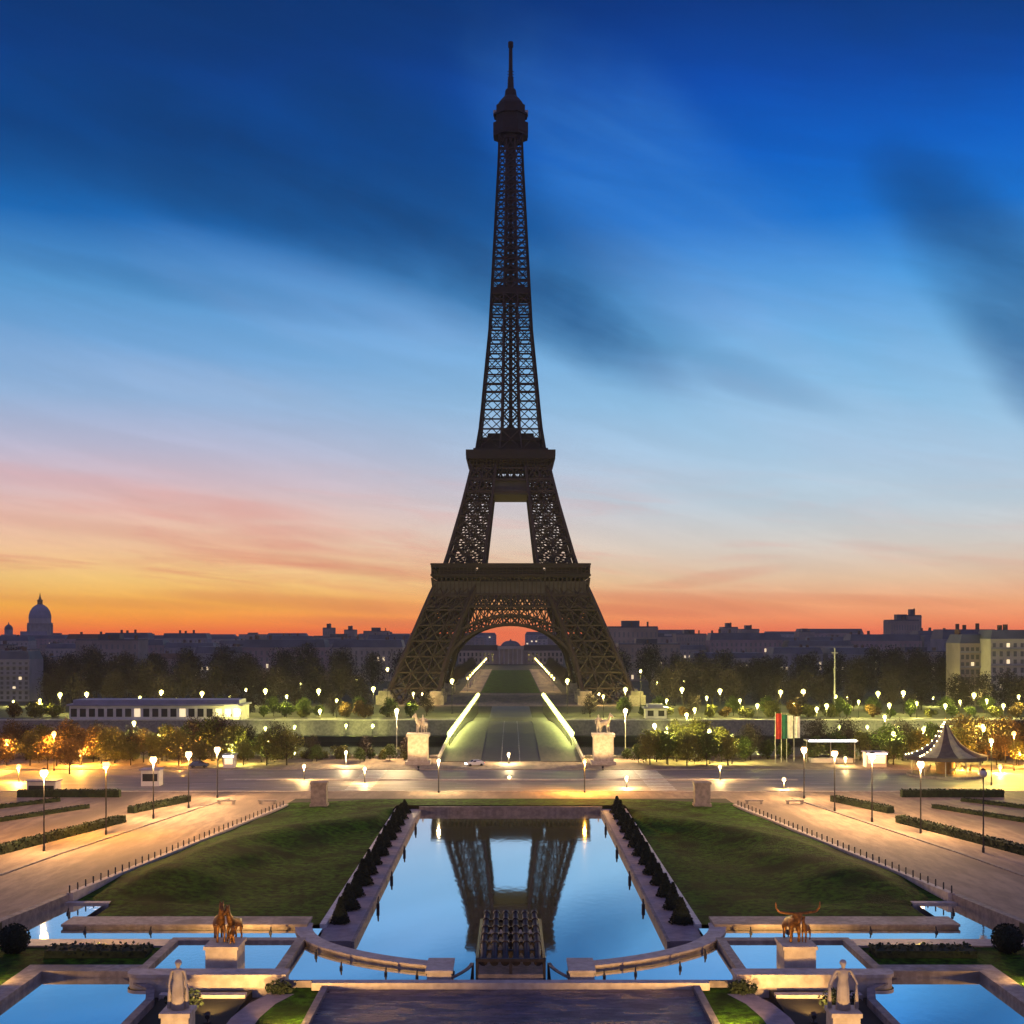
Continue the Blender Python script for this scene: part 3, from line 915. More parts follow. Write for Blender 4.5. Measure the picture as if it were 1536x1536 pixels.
def bull():
    ch = [[(0, 0.95, 1.65, 0.46), (0, 0.2, 1.7, 0.52), (0, -0.5, 1.85, 0.52), (0, -0.95, 2.05, 0.40), (0, -1.3, 2.35, 0.30), (0, -1.5, 2.15, 0.24), (0, -1.75, 1.85, 0.17)],
          [2, (0.34, -0.6, 1.1, 0.20), (0.34, -0.7, 0.6, 0.12), (0.34, -0.6, 0.06, 0.14)], [2, (-0.34, -0.6, 1.1, 0.20), (-0.34, -0.65, 0.6, 0.12), (-0.34, -0.6, 0.06, 0.14)],
          [0, (0.34, 1.1, 1.1, 0.24), (0.34, 0.95, 0.7, 0.13), (0.34, 1.15, 0.35, 0.10), (0.34, 1.05, 0.06, 0.13)], [0, (-0.34, 1.1, 1.1, 0.24), (-0.34, 0.95, 0.7, 0.13), (-0.34, 1.15, 0.35, 0.10), (-0.34, 1.05, 0.06, 0.13)],
          [0, (0, 1.45, 1.7, 0.08), (0, 1.6, 1.1, 0.05), (0, 1.55, 0.6, 0.08)],
          [4, (0.32, -1.3, 2.62, 0.13), (0.95, -1.3, 2.66, 0.13), (1.6, -1.35, 2.78, 0.11), (1.86, -1.38, 3.15, 0.08), (1.88, -1.38, 3.6, 0.04)],
          [4, (-0.32, -1.3, 2.62, 0.13), (-0.95, -1.3, 2.66, 0.13), (-1.6, -1.35, 2.78, 0.11), (-1.86, -1.38, 3.15, 0.08), (-1.88, -1.38, 3.6, 0.04)],
          [4, (0.42, -1.22, 2.36, 0.07), (0.6, -1.2, 2.3, 0.03)], [4, (-0.42, -1.22, 2.36, 0.07), (-0.6, -1.2, 2.3, 0.03)]]
    return skin(ch)
def deer():
    ch = [[(0, 0.6, 1.15, 0.24), (0, 0.1, 1.15, 0.24), (0, -0.3, 1.25, 0.22), (0, -0.5, 1.6, 0.13), (0, -0.55, 1.95, 0.12), (0, -0.8, 1.9, 0.08), (0, -0.95, 1.84, 0.05)],
          [2, (0.13, -0.35, 0.8, 0.08), (0.13, -0.35, 0.05, 0.05)], [2, (-0.13, -0.35, 0.8, 0.08), (-0.13, -0.35, 0.05, 0.05)],
          [0, (0.15, 0.7, 0.75, 0.12), (0.15, 0.8, 0.45, 0.06), (0.15, 0.72, 0.05, 0.05)], [0, (-0.15, 0.7, 0.75, 0.12), (-0.15, 0.8, 0.45, 0.06), (-0.15, 0.72, 0.05, 0.05)],
          [4, (0.13, -0.5, 2.12, 0.04)], [4, (-0.13, -0.5, 2.12, 0.04)]]
    return skin(ch)

gl = thing('bronze_animal_group', 'gilded bronze group of two horses and a dog on the left block pedestal', 'sculpture', (-26.6, 121.3, 3.1))
hm = horse(); hm.materials.append(M['bronze'])
for (x, y, rz, sc_) in ((-0.55, 0.1, 0.35, 1.12), (0.65, 0.35, -0.3, 1.0)):
    o = obj('horse', hm, gl, (x, y, 0)); o.rotation_euler = (0, 0, rz); o.scale = (sc_,) * 3
dm = dog(); dm.materials.append(M['bronze'])
o = obj('dog', dm, gl, (0.75, -1.0, 0)); o.rotation_euler = (0, 0, 0.5); o.scale = (1.15,) * 3
gr = thing('bronze_animal_group', 'gilded bronze bull with wide upswept horns and a deer on the right pedestal', 'sculpture', (26.6, 121.3, 3.1))
bmh = bull(); bmh.materials.append(M['bronze'])
o = obj('bull', bmh, gr, (-0.3, 0.1, 0)); o.scale = (1.12,) * 3; o.rotation_euler = (0, 0, 0.12)
dr = deer(); dr.materials.append(M['bronze'])
o = obj('deer', dr, gr, (0.85, -0.2, 0)); o.rotation_euler = (0, 0, -0.5); o.scale = (1.2,) * 3


def stone_figure(loc, label, arms, man):
    """standing draped figure seen from the palace side; 3.4 m tall with a robe falling to the plinth"""
    t_ = thing('stone_statue', label, 'statue', loc)
    t_.scale = (1.15, 1.1, 1.06)
    k = 3.4 / 1.8
    sw = 0.235 if man else 0.205
    ch = [[(0, 0, 0.95, 0.15), (0, 0.0, 1.10, 0.125), (0, -0.01, 1.28, (0.165, 0.12)), (0, 0.0, 1.43, (0.14, 0.09)), (0, 0, 1.50, 0.06), (0, -0.01, 1.58, 0.075), (0, -0.02, 1.69, 0.105), (0, -0.01, 1.78, 0.07)],
          [0, (0.09, 0, 0.85, 0.095), (0.10, -0.03, 0.48, 0.065), (0.10, 0.01, 0.10, 0.045), (0.105, -0.12, 0.03, 0.035)],
          [0, (-0.09, 0, 0.85, 0.095), (-0.10, 0.01, 0.48, 0.065), (-0.10, 0.02, 0.10, 0.045), (-0.105, -0.11, 0.03, 0.035)]]
    for q in (1, -1):
        sh = [3, (q * sw, 0.0, 1.42, 0.062)]
        if arms == 'down': sh += [(q * (sw + 0.06), 0.0, 1.13, 0.045), (q * (sw + 0.08), -0.06, 0.90, 0.034), (q * (sw + 0.08), -0.08, 0.80, 0.034)]
        else: sh += [(q * (sw + 0.12), 0.0, 1.20, 0.050), (q * (sw + 0.20), -0.08, 1.02, 0.038), (q * (sw + 0.22), -0.10, 0.92, 0.038)]
        ch.append(sh)
    me = skin(ch, 2)
    me.transform(Matrix.Scale(k, 4))
    me.materials.append(M['stone_pale'])
    obj('body', me, t_)
    b = MB()
    b.lathe([(0.12 * k, 1.44 * k), (0.165 * k, 1.34 * k), (0.165 * k, 1.2 * k), (0.145 * k, 1.08 * k), (0.175 * k, 0.95 * k), (0.195 * k, 0.8 * k), (0.20 * k, 0.45 * k), (0.24 * k, 0.02 * k)], 36, (0, 0.02, 0), flute=0.045, nf=11)
    b.build('robe', M['stone_pale'], t_, True).scale = (1.05, 0.85, 1)
    b = MB(); b.ico((0, 0.03 * k, 1.70 * k), 0.118 * k, 2, sq=(1.0, 1.0, 1.05))
    if not man: b.ico((0, 0.11 * k, 1.68 * k), 0.055 * k, 1)
    b.build('hair', M['stone_pale'], t_, True)
    for q in (1, -1):
        b = MB()
        xw = (sw + (0.09 if arms == 'down' else 0.22)) * k
        b.lathe([(0.035 * k, 0.92 * k), (0.055 * k, 0.6 * k), (0.075 * k, 0.05 * k)], 12, (q * xw, 0.02, 0), flute=0.12, nf=5)
        b.build('drapery', M['stone_pale'], t_, True)
    return t_
for s in (-1, 1):
    b = MB()
    x = s * 24.3
    b.box(x - 1.0, x + 1.0, 94.0, 96.0, -0.4, 4.1); b.box(x - 1.12, x + 1.12, 93.88, 96.12, 4.1, 4.42)
    b.box(x - 1.5, x + 1.5, 93.5, 96.5, -0.4, 0.9)
    tag(b.build('statue_plinth', M['stone_pale']), f'tall square stone plinth carrying the {SIDE[s]} standing statue', 'plinth')
    fill_floodlight(f'small added floodlight behind the {SIDE[s]} plinth foot aimed up at the statue', (s * 23.4, 88.0, 0.3), (s * 24.3, 95, 6.0), 3800, (1.0, 0.58, 0.20), 70)  # added spot below the view, filling the statue's near side
stone_figure((-24.3, 95, 4.42), 'pale stone woman in a long robe standing on the left plinth, arms down', 'down', False)
stone_figure((24.3, 95, 4.42), 'pale stone man in drapery standing on the right plinth, arms held out', 'out', True)


# ------------------------------------------------------------------ clipped shrubs and hedges
def leafy(b, c, rad, n, size, rnd, squash=1.0, mi=0, shell=0.55):
    """many small leaf-clump faces through an ellipsoid"""
    for _ in range(n):
        while True:
            p = Vector((rnd.uniform(-1, 1), rnd.uniform(-1, 1), rnd.uniform(-1, 1)))
            if 0.02 < p.length < 1: break
        p = p.normalized() * (shell + (1 - shell) * rnd.random()) if rnd.random() < 0.75 else p
        q = Vector((c[0] + p.x * rad[0], c[1] + p.y * rad[1], c[2] + p.z * rad[2]))
        a = Vector((rnd.uniform(-1, 1), rnd.uniform(-1, 1), rnd.uniform(-1, 1))).normalized() * size * rnd.uniform(0.6, 1.3)
        d = a.cross(Vector((rnd.uniform(-1, 1), rnd.uniform(-1, 1), rnd.uniform(-1, 1)))).normalized() * size * rnd.uniform(0.5, 1.0)
        b.add([q - a, q + d * 0.8, q + a, q - d], [(0, 1, 2, 3)], mi)

rn = random.Random(11)
cone = None
for s in (-1, 1):
    for i in range(13):
        y = 139.5 + i * 7.05
        lab = f'dark clipped yew cone on the {SIDE[s]} basin strip, {ORD[i]} from the curved wing'
        if cone is None:
            cone = thing('clipped_cone', lab, 'shrub', (s * 18.3, y, 0.75), 0, 'clipped yew cones beside the basin')
            b = MB()
            b.lathe([(0.75, 0.05), (0.86, 0.3), (0.66, 1.1), (0.36, 2.0), (0.1, 2.65)], 14)
            for _ in range(620):
                h = rn.random() ** 1.4
                r = (0.93 * (1 - h) + 0.08) * rn.uniform(0.92, 1.12); a_ = rn.uniform(0, 2 * PI)
                q = Vector((r * math.cos(a_), r * math.sin(a_), 0.1 + h * 2.7))
                e = Vector((rn.uniform(-1, 1), rn.uniform(-1, 1), rn.uniform(-1, 1))).normalized() * 0.13
                d = e.cross(Vector((rn.uniform(-1, 1), rn.uniform(-1, 1), 1))).normalized() * 0.09
                b.add([q - e, q + d, q + e, q - d], [(0, 1, 2, 3)])
            b.build('foliage', M['yew'], cone)
            b = MB(); b.tube((0, 0, -0.02), (0, 0, 0.3), 0.1, 0.09, 6); b.build('stem', M['bark'], cone)
        else: dup(cone, (s * 18.3, y, 0.75), rn.uniform(0, 6), lab, None, (rn.uniform(1.0, 1.3),) * 2 + (rn.uniform(0.85, 1.15),))

def hedge(label, p, q, w, h):
    b = MB()
    p, q = Vector(p), Vector(q)
    L = (q - p).length
    d = (q - p) / L
    nrm = Vector((d.y, -d.x, 0)).normalized()
    b.beam(p + Vector((0, 0, h * 0.45)), q + Vector((0, 0, h * 0.45)), w * 0.9, h * 0.88, cap=True)
    for _ in range(int(L * 34)):
        u, v_ = rn.random(), rn.random()
        side = rn.choice((-1, 0, 1))
        c = p + d * (L * u) + (nrm * (side * w * 0.47) + Vector((0, 0, h * v_)) if side else nrm * (rn.uniform(-0.5, 0.5) * w) + Vector((0, 0, h * 0.92)))
        e = Vector((rn.uniform(-1, 1), rn.uniform(-1, 1), rn.uniform(-1, 1))).normalized() * 0.2
        f = e.cross(Vector((rn.uniform(-1, 1), rn.uniform(-1, 1), 1))).normalized() * 0.14
        b.add([c - e, c + f, c + e, c - f], [(0, 1, 2, 3)])
    return tag(b.build('hedge', M['hedge']), label, 'hedge', 'clipped hedges beside the garden paths')
def hp(s, x, y): return (s * x, y, zg(y))
for s in (-1, 1):
    S = SIDE[s]
    hedge(f'long low hedge behind the nearest {S} path lamps', hp(s, 70.5, 172), hp(s, 62.2, 208), 1.6, 1.25)
    hedge(f'short low hedge by the {S} lamps nearest the street', hp(s, 64.0, 219), hp(s, 58.6, 236), 1.5, 1.2)
    hedge(f'low hedge near the street at the far {S} edge', hp(s, 92, 243), hp(s, 73, 243), 1.6, 1.5)
    hedge(f'thin low hedge between the far {S} sandy strips', hp(s, 86, 200), hp(s, 73.5, 226), 0.9, 0.7)
    hedge(f'thin low hedge along the outermost {S} sandy strip', hp(s, 96, 214), hp(s, 82, 236), 0.9, 0.7)
    b = MB(); b.box(*sx_(s, 34.5, 44.0), 122.6, 125.2, 1.2, 1.9)
    for _ in range(500):
        c = Vector((s * rn.uniform(34.3, 44.2), rn.uniform(122.4, 125.4), rn.uniform(1.5, 2.1)))
        e = Vector((rn.uniform(-1, 1), rn.uniform(-1, 1), rn.uniform(-1, 1))).normalized() * 0.2
        f = e.cross(Vector((rn.uniform(-1, 1), rn.uniform(-1, 1), 1))).normalized() * 0.14
        b.add([c - e, c + f, c + e, c - f], [(0, 1, 2, 3)])
    tag(b.build('hedge', M['hedge']), f'dark hedge between the {S} corner pool and the paved strip', 'hedge', 'clipped hedges beside the garden paths')
    t_ = thing('clipped_ball_shrub', f'dark clipped ball shrub on the grass by the {S} corner pool', 'shrub', (s * 47.6, 124.6, 1.25))
    b = MB(); b.ico((0, 0, 1.35), 1.35, 2, jit=0.04); leafy(b, (0, 0, 1.35), (1.5, 1.5, 1.45), 900, 0.13, rn, shell=0.92)
    b.build('foliage', M['yew'], t_)
    b = MB(); b.tube((0, 0, -0.1), (0, 0, 0.4), 0.14, 0.12, 6); b.build('stem', M['bark'], t_)
    # loose dark planting in the bed below the overflow wall
    for (x, y, r_, w) in ((20.2, 113.4, 1.0, 'beside the front kerb'), (27.5, 109.5, 1.3, 'in the bed behind the plinth')):
        b = MB(); leafy(b, (s * x, y, 0.3 + r_ * 0.6), (r_ * 1.3, r_, r_ * 0.75), 500, 0.16, rn, shell=0.3)
        tag(b.build('shrub', M['hedge']), f'loose dark shrub {w}, {S} side', 'shrub')

# stone gate pillars, benches
for s in (-1, 1):
    x, y, z = on_ground(CX + s * 287, 1209)
    b = MB()
    b.box(x - 1.55, x + 1.55, y - 1.2, y + 1.2, z - 0.1, z + 0.5); b.box(x - 1.35, x + 1.35, y - 1.0, y + 1.0, z + 0.5, z + 3.9)
    b.box(x - 1.5, x + 1.5, y - 1.15, y + 1.15, z + 3.9, z + 4.3)
    tag(b.build('stone_pillar', M['stone_grey']), f'square grey-brown stone pillar at the street end of the {SIDE[s]} lawn', 'pillar')
    for k, px in enumerate((340, 401)):
        x, y, z = on_ground(CX + s * (CX - px), 1206)
        t_ = thing('stone_bench', f'stone bench facing the street beside the {SIDE[s]} path, {["farther from", "nearer"][k]} the pillar', 'bench', (x, y, z), 0, 'stone benches by the street')
        b = MB(); b.box(-1.6, 1.6, -0.35, 0.35, 0.5, 0.72); b.build('seat', M['stone_grey'], t_)
        for q in (-1, 1):
            b = MB(); b.box(q * 1.25 - 0.2, q * 1.25 + 0.2, -0.3, 0.3, 0, 0.5); b.build('leg', M['stone_grey'], t_)


# ------------------------------------------------------------------ the iron tower
TY = 629.0
OUT = [(0, 56.0), (17, 49.6), (32, 43.4), (46, 37.8), (57, 33.0), (64, 30.2), (91, 22.8), (106, 19.2), (114, 17.4), (120, 15.6), (131, 14.2),
       (157, 11.9), (176, 10.1), (199, 8.9), (228, 7.4), (257, 5.9), (272, 5.4)]
INN = [(0, 33.0), (17, 29.5), (32, 24.5), (46, 19.0), (57, 14.6), (64, 12.4), (91, 9.2), (106, 7.4), (114, 6.6), (120, 4.6), (157, 3.9), (199, 3.2), (272, 2.0)]
def oz(z): return interp(OUT, z)
def iz(z): return interp(INN, z)
tower = thing('iron_lattice_tower', 'tall dark iron lattice tower on four arched legs, alone against the dawn sky', 'tower', (0, TY, 0))

def lattice_leg(sx, sy, levels, chord, brace, ncol=2, rows=1):
    b = MB()
    def corners(z):
        o, i = oz(z), iz(z)
        return [Vector((sx * a, sy * c, z)) for a, c in ((o, o), (i, o), (i, i), (o, i))]
    for z0, z1 in zip(levels, levels[1:]):
        c0, c1 = corners(z0), corners(z1)
        for k in range(4):
            b.beam(c0[k], c1[k], chord)
            k2 = (k + 1) % 4
            a0, b0, a1, b1 = c0[k], c0[k2], c1[k], c1[k2]
            b.beam(a1, b1, brace * 1.25)
            for j in range(ncol):
                for r in range(rows):
                    u0, u1, v0, v1 = j / ncol, (j + 1) / ncol, r / rows, (r + 1) / rows
                    P = lambda u, v: (a0.lerp(b0, u)).lerp(a1.lerp(b1, u), v)
                    b.beam(P(u0, v0), P(u1, v1), brace); b.beam(P(u1, v0), P(u0, v1), brace)
                if j: b.beam(a0.lerp(b0, j / ncol), a1.lerp(b1, j / ncol), brace)
        # diagonal ties through the leg
        b.beam(c0[0], c1[2], brace * 0.9); b.beam(c0[1], c1[3], brace * 0.9)
    return b
LV0 = [0, 7, 14, 21, 28, 35, 42, 48.5, 55]
LV1 = [62, 68, 74, 80, 86, 92, 98, 104, 110.5]
for sx in (-1, 1):
    for sy in (-1, 1):
        lattice_leg(sx, sy, LV0, 1.5, 0.55, 3, 1).build('leg', M['iron'], tower)
        lattice_leg(sx, sy, LV1, 1.2, 0.52, 2, 1).build('upper_leg', M['iron'], tower)
        for (ax, ay) in ((55.6, 55.6), (33, 55.6), (33, 33), (55.6, 33)):
            b = MB()
            b.box(sx * ax - 3.6, sx * ax + 3.6, sy * ay - 3.6, sy * ay + 3.6, -0.5, 4.2)
            b.box(sx * ax - 2.6, sx * ax + 2.6, sy * ay - 2.6, sy * ay + 2.6, 4.2, 6.0)
            b.build('masonry_pier', M['stone'], tower)
        # lift track inside each lower leg
        b = MB()
        for k in range(8):
            z0, z1 = 7 * k, 7 * (k + 1)
            m0, m1 = (oz(z0) + iz(z0)) / 2, (oz(z1) + iz(z1)) / 2
            b.beam((sx * m0, sy * m0, z0), (sx * m1, sy * m1, z1), 2.6, 1.6)
        b.build('lift_track', M['iron_dark'], tower)

def faces4(fn):
    """run fn for the four faces; T maps (along, depth, z) to tower space, depth = distance out from the axis"""
    for T in (lambda a, d, z: Vector((a, -d, z)), lambda a, d, z: Vector((-a, d, z)), lambda a, d, z: Vector((d, a, z)), lambda a, d, z: Vector((-d, -a, z))):
        fn(T)
def arch(T):
    b = MB()
    N = 26
    A, Cz, H = 30.2, 12.0, 23.6
    P, Q = [], []
    for k in range(N + 1):
        th = PI * k / N
        x, z = A * math.cos(th), Cz + H * math.sin(th)
        n = Vector((math.cos(th) * H, math.sin(th) * A)).normalized()
        P.append((x, z)); Q.append((x + n.x * 4.2, z + n.y * 4.2))
    for dep in (0.9, 4.6):
        pt = lambda p: T(p[0], oz(p[1]) - dep, p[1])
        for k in range(N):
            b.beam(pt(P[k]), pt(P[k + 1]), 1.35, 1.1); b.beam(pt(Q[k]), pt(Q[k + 1]), 0.9)
            b.beam(pt(P[k]), pt(Q[k + 1]), 0.5); b.beam(pt(Q[k]), pt(P[k + 1]), 0.5)
            b.beam(pt(P[k]), pt(Q[k]), 0.5)
    for k in range(2, N - 1):       # spandrel bars up to the girder
        x, z = Q[k]
        if z > 43: continue
        zt = 43.5
        if abs(x) < iz(z) + 2:
            b.beam(T(x, oz(z) - 0.9, z), T(x, oz(zt) - 0.9, zt), 0.55)
            x2, z2 = Q[k + 1]
            b.beam(T(x, oz(z) - 0.9, z), T(x2, oz(zt) - 0.9, zt), 0.42); b.beam(T(x2, oz(z2) - 0.9, z2), T(x, oz(zt) - 0.9, zt), 0.42)
    # soffit plates tie the two rings together
    for k in range(N):
        a0, a1 = P[k], P[k + 1]
        b.add([T(a0[0], oz(a0[1]) - 0.5, a0[1] - 0.5), T(a1[0], oz(a1[1]) - 0.5, a1[1] - 0.5), T(a1[0], oz(a1[1]) - 4.8, a1[1] - 0.5), T(a0[0], oz(a0[1]) - 4.8, a0[1] - 0.5)], [(0, 1, 2, 3)])
    b.build('arch', M['iron'], tower)
faces4(arch)
def girder(T):
    b = MB()
    n = 22
    z0, z1 = 43.5, 49.2
    for dep in (0.6,):
        for k in range(n):
            a0, a1 = -1 + 2 * k / n, -1 + 2 * (k + 1) / n
            p = lambda a, z: T(a * oz(z), oz(z) - dep, z)
            b.beam(p(a0, z0), p(a1, z0), 0.9); b.beam(p(a0, z1), p(a1, z1), 0.9)
            b.beam(p(a0, z0), p(a1, z1), 0.55); b.beam(p(a1, z0), p(a0, z1), 0.55); b.beam(p(a0, z0), p(a0, z1), 0.55)
            am = (a0 + a1) / 2; zm = (z0 + z1) / 2
            b.beam(p(am, z0), p(a1, zm), 0.4); b.beam(p(am, z0), p(a0, zm), 0.4); b.beam(p(am, z1), p(a1, zm), 0.4); b.beam(p(am, z1), p(a0, zm), 0.4)
    b.build('lattice_girder', M['iron'], tower)
faces4(girder)
def ring(b, w, t, z0, z1):
    """a square ring of outer half-width w and thickness t"""
    b.box(-w, w, -w, -w + t, z0, z1); b.box(-w, w, w - t, w, z0, z1)
    b.box(-w, -w + t, -w + t, w - t, z0, z1); b.box(w - t, w, -w + t, w - t, z0, z1)
# first platform
b = MB(); ring(b, 35.8, 21, 56.8, 57.6); ring(b, 36.6, 1.2, 57.6, 58.4)
fp = b.build('first_platform', M['iron_dark'], tower)
b = MB(); ring(b, 35.4, 0.9, 49.6, 54.4); ring(b, 35.9, 0.6, 54.4, 55.0); ring(b, 35.9, 0.6, 49.2, 49.6)
b.build('frieze', M['iron_frieze'], fp)
def consoles(T):
    b = MB()
    for k in range(37):
        a = -35.4 + 70.8 * k / 36
        b.beam(T(a, 35.3, 49.6), T(a, 36.2, 56.8), 0.45, 0.6)
    b.build('console_row', M['iron'], fp)
faces4(consoles)
b = MB(); ring(b, 36.6, 4.5, 62.6, 63.4); ring(b, 36.4, 0.5, 61.4, 62.6)
gal = b.build('gallery_roof', M['iron_dark'], fp)
def gallery(T):
    b = MB()
    for k in range(41):
        a = -36 + 72 * k / 40
        b.beam(T(a, 36.1, 58.4), T(a, 36.1, 61.4), 0.35)
    for z in (59.2, 60.0): b.beam(T(-36, 36.2, z), T(36, 36.2, z), 0.16)
    b.build('gallery_post_row', M['iron'], fp)
faces4(gallery)
b = MB()
for s in (-1, 1):
    for q in (-1, 1):
        b.box(min(s * 16, s * 33), max(s * 16, s * 33), min(q * 29, q * 33), max(q * 29, q * 33), 57.6, 62.5)
    b.box(-15, 15, min(s * 28.5, s * 33), max(s * 28.5, s * 33), 57.6, 62.5)
    b.box(min(s * 28.5, s * 33), max(s * 28.5, s * 33), -28, 28, 57.6, 62.5)
b.build('pavilion', M['iron_dark'], fp)
# girders below the second platform, with the grey machinery deck between the legs
b = MB()
for zz in (97.5, 103.5, 109):
    w = oz(zz) - 0.4
    for q in (-1, 1):
        b.beam((-w, q * w, zz), (w, q * w, zz), 1.0); b.beam((q * w, -w, zz), (q * w, w, zz), 1.0)
n = 12
for q in (-1, 1):
    for k in range(n):
        a0, a1 = -1 + 2 * k / n, -1 + 2 * (k + 1) / n
        for z0, z1 in ((103.5, 109), (98.0, 103.5) if abs(a0 + a1) > 1.0 else (103.5, 109)):
            w0, w1 = oz(z0) - 0.4, oz(z1) - 0.4
            for A_, B_ in (((a0, z0), (a1, z1)), ((a1, z0), (a0, z1))):
                pw = lambda t_: oz(t_[1]) - 0.4
                b.beam((A_[0] * pw(A_), q * pw(A_), A_[1]), (B_[0] * pw(B_), q * pw(B_), B_[1]), 0.7)
                b.beam((q * pw(A_), A_[0] * pw(A_), A_[1]), (q * pw(B_), B_[0] * pw(B_), B_[1]), 0.7)
b.build('lattice_girder', M['iron'], tower)
b = MB(); b.box(-8.6, 8.6, -18, 18, 96.6, 103.6)
b.build('machinery_deck', M['iron_frieze'], tower)
# second platform
b = MB(); b.box(-19.4, 19.4, -19.4, 19.4, 112.2, 113.2); b.box(-20.9, 20.9, -20.9, 20.9, 113.2, 114.6); ring(b, 21.0, 0.4, 114.6, 117.4)
b.box(-17.4, 17.4, -17.4, 17.4, 110.5, 112.2); b.box(-17.6, 17.6, -17.6, 17.6, 114.6, 118.6)
sp = b.build('second_platform', M['iron_dark'], tower)
def cons2(T):
    b = MB()
    for k in range(25):
        a = -19.2 + 38.4 * k / 24
        b.beam(T(a, 18.0, 109.5), T(a, 20.6, 113.2), 0.4, 0.5)
    b.build('console_row', M['iron'], sp)
faces4(cons2)
b = MB(); b.box(-14.0, 14.0, -14.0, 14.0, 118.6, 122.4); b.box(-15.0, 15.0, -15.0, 15.0, 122.4, 123.0); b.box(-11, 11, -11, 11, 123.0, 126.5); b.box(-5, 5, -5, 5, 126.5, 130)
b.build('restaurant_deck', M['iron_dark'], sp)
# spire from the second platform up
b = MB()
zl = [118]
while zl[-1] < 268: zl.append(zl[-1] + max(4.2, (oz(zl[-1]) - iz(zl[-1])) * 0.86 + 0.6))
zl[-1] = 271
for z0, z1 in zip(zl, zl[1:]):
    o0, o1, i0, i1 = oz(z0), oz(z1), iz(z0), iz(z1)
    cw = 0.9 + 0.35 * (1 - (z0 - 118) / 150)
    def face(T):
        for s in (-1, 1):
            b.beam(T(s * o0, o0, z0), T(s * o1, o1, z1), cw)
            b.beam(T(s * i0, o0, z0), T(s * i1, o1, z1), 0.75)
            bw = 0.40
            b.beam(T(s * o0, o0, z0), T(s * i1, o1, z1), bw); b.beam(T(s * i0, o0, z0), T(s * o1, o1, z1), bw)
            b.beam(T(s * o0, o0, z0), T(s * i0, o0, z0), 0.75)
            zm = (z0 + z1) / 2; om, im = oz(zm), iz(zm)
            b.beam(T(s * om, om, zm), T(s * im, om, zm), 0.34)
        b.beam(T(-i0, o0, z0), T(i0, o0, z0), 0.6)
        b.beam(T(-i0, o0, z0), T(i1, o1, z1), 0.5); b.beam(T(i0, o0, z0), T(-i1, o1, z1), 0.5)
    faces4(face)
b.build('spire', M['iron'], tower)
b = MB()
for z0, z1 in zip(zl, zl[1:]):
    for sx in (-1, 1):
        for sy in (-1, 1):
            b.beam((sx * iz(z0) * 0.85, sy * 1.6, z0), (sx * iz(z1) * 0.85, sy * 1.6, z1), 0.9)
            b.beam((sx * iz(z0) * 0.85, sy * 1.6, z0), (-sx * iz(z1) * 0.85, sy * 1.6, z1), 0.55)
            b.beam((sx * iz(z0) * 0.85, -1.6, z0), (sx * iz(z1) * 0.85, 1.6, z1), 0.45)
    b.box(-0.9, 0.9, -0.5, 0.5, z0, z1)
b.build('lift_shaft', M['iron_dark'], tower)
b = MB(); w = oz(196); b.box(-w - 0.4, w + 0.4, -w - 0.4, w + 0.4, 193.6, 194.4); ring(b, w + 0.5, 0.3, 194.4, 196.6); b.box(-w * 0.75, w * 0.75, -w * 0.75, w * 0.75, 194.4, 198.2)
b.build('intermediate_platform', M['iron_dark'], tower)
b = MB()
b.prism([(6.0 * math.cos(PI / 8 + k * PI / 4) / math.cos(PI / 8), 6.0 * math.sin(PI / 8 + k * PI / 4) / math.cos(PI / 8)) for k in range(8)], 269, 271)
for w, z0, z1 in ((8.2, 271, 272.2), (8.4, 272.2, 277.2), (7.0, 277.2, 281.2), (8.0, 281.2, 282.0), (6.9, 282.0, 286.0)):
    b.prism([(w * math.cos(PI / 8 + k * PI / 4) / math.cos(PI / 8), w * math.sin(PI / 8 + k * PI / 4) / math.cos(PI / 8)) for k in range(8)], z0, z1)
sm = b.build('summit_cabin', M['iron_dark'], tower)
b = MB()
for s in (-1, 1): b.box(min(s * 6.6, s * 8.4), max(s * 6.6, s * 8.4), -2.5, 2.5, 282.0, 283.6)
b.build('railing_panel', M['pole_pale'], sm)
b = MB(); b.lathe([(6.6, 286), (6.2, 287.4), (4.6, 289.4), (3.0, 291), (2.6, 294), (2.2, 294.5)], 12, (0, 0, 0))
b.build('cupola', M['iron_dark'], sm)
b = MB(); b.lathe([(1.6, 294), (1.3, 300), (1.0, 301), (0.85, 314.5), (1.25, 314.8), (1.25, 317.4), (0.3, 317.8)], 8)
for k in range(6): b.box(-1.6, 1.6, -0.15, 0.15, 296 + k * 1.4, 296.3 + k * 1.4)
b.build('antenna_mast', M['iron_dark'], tower)

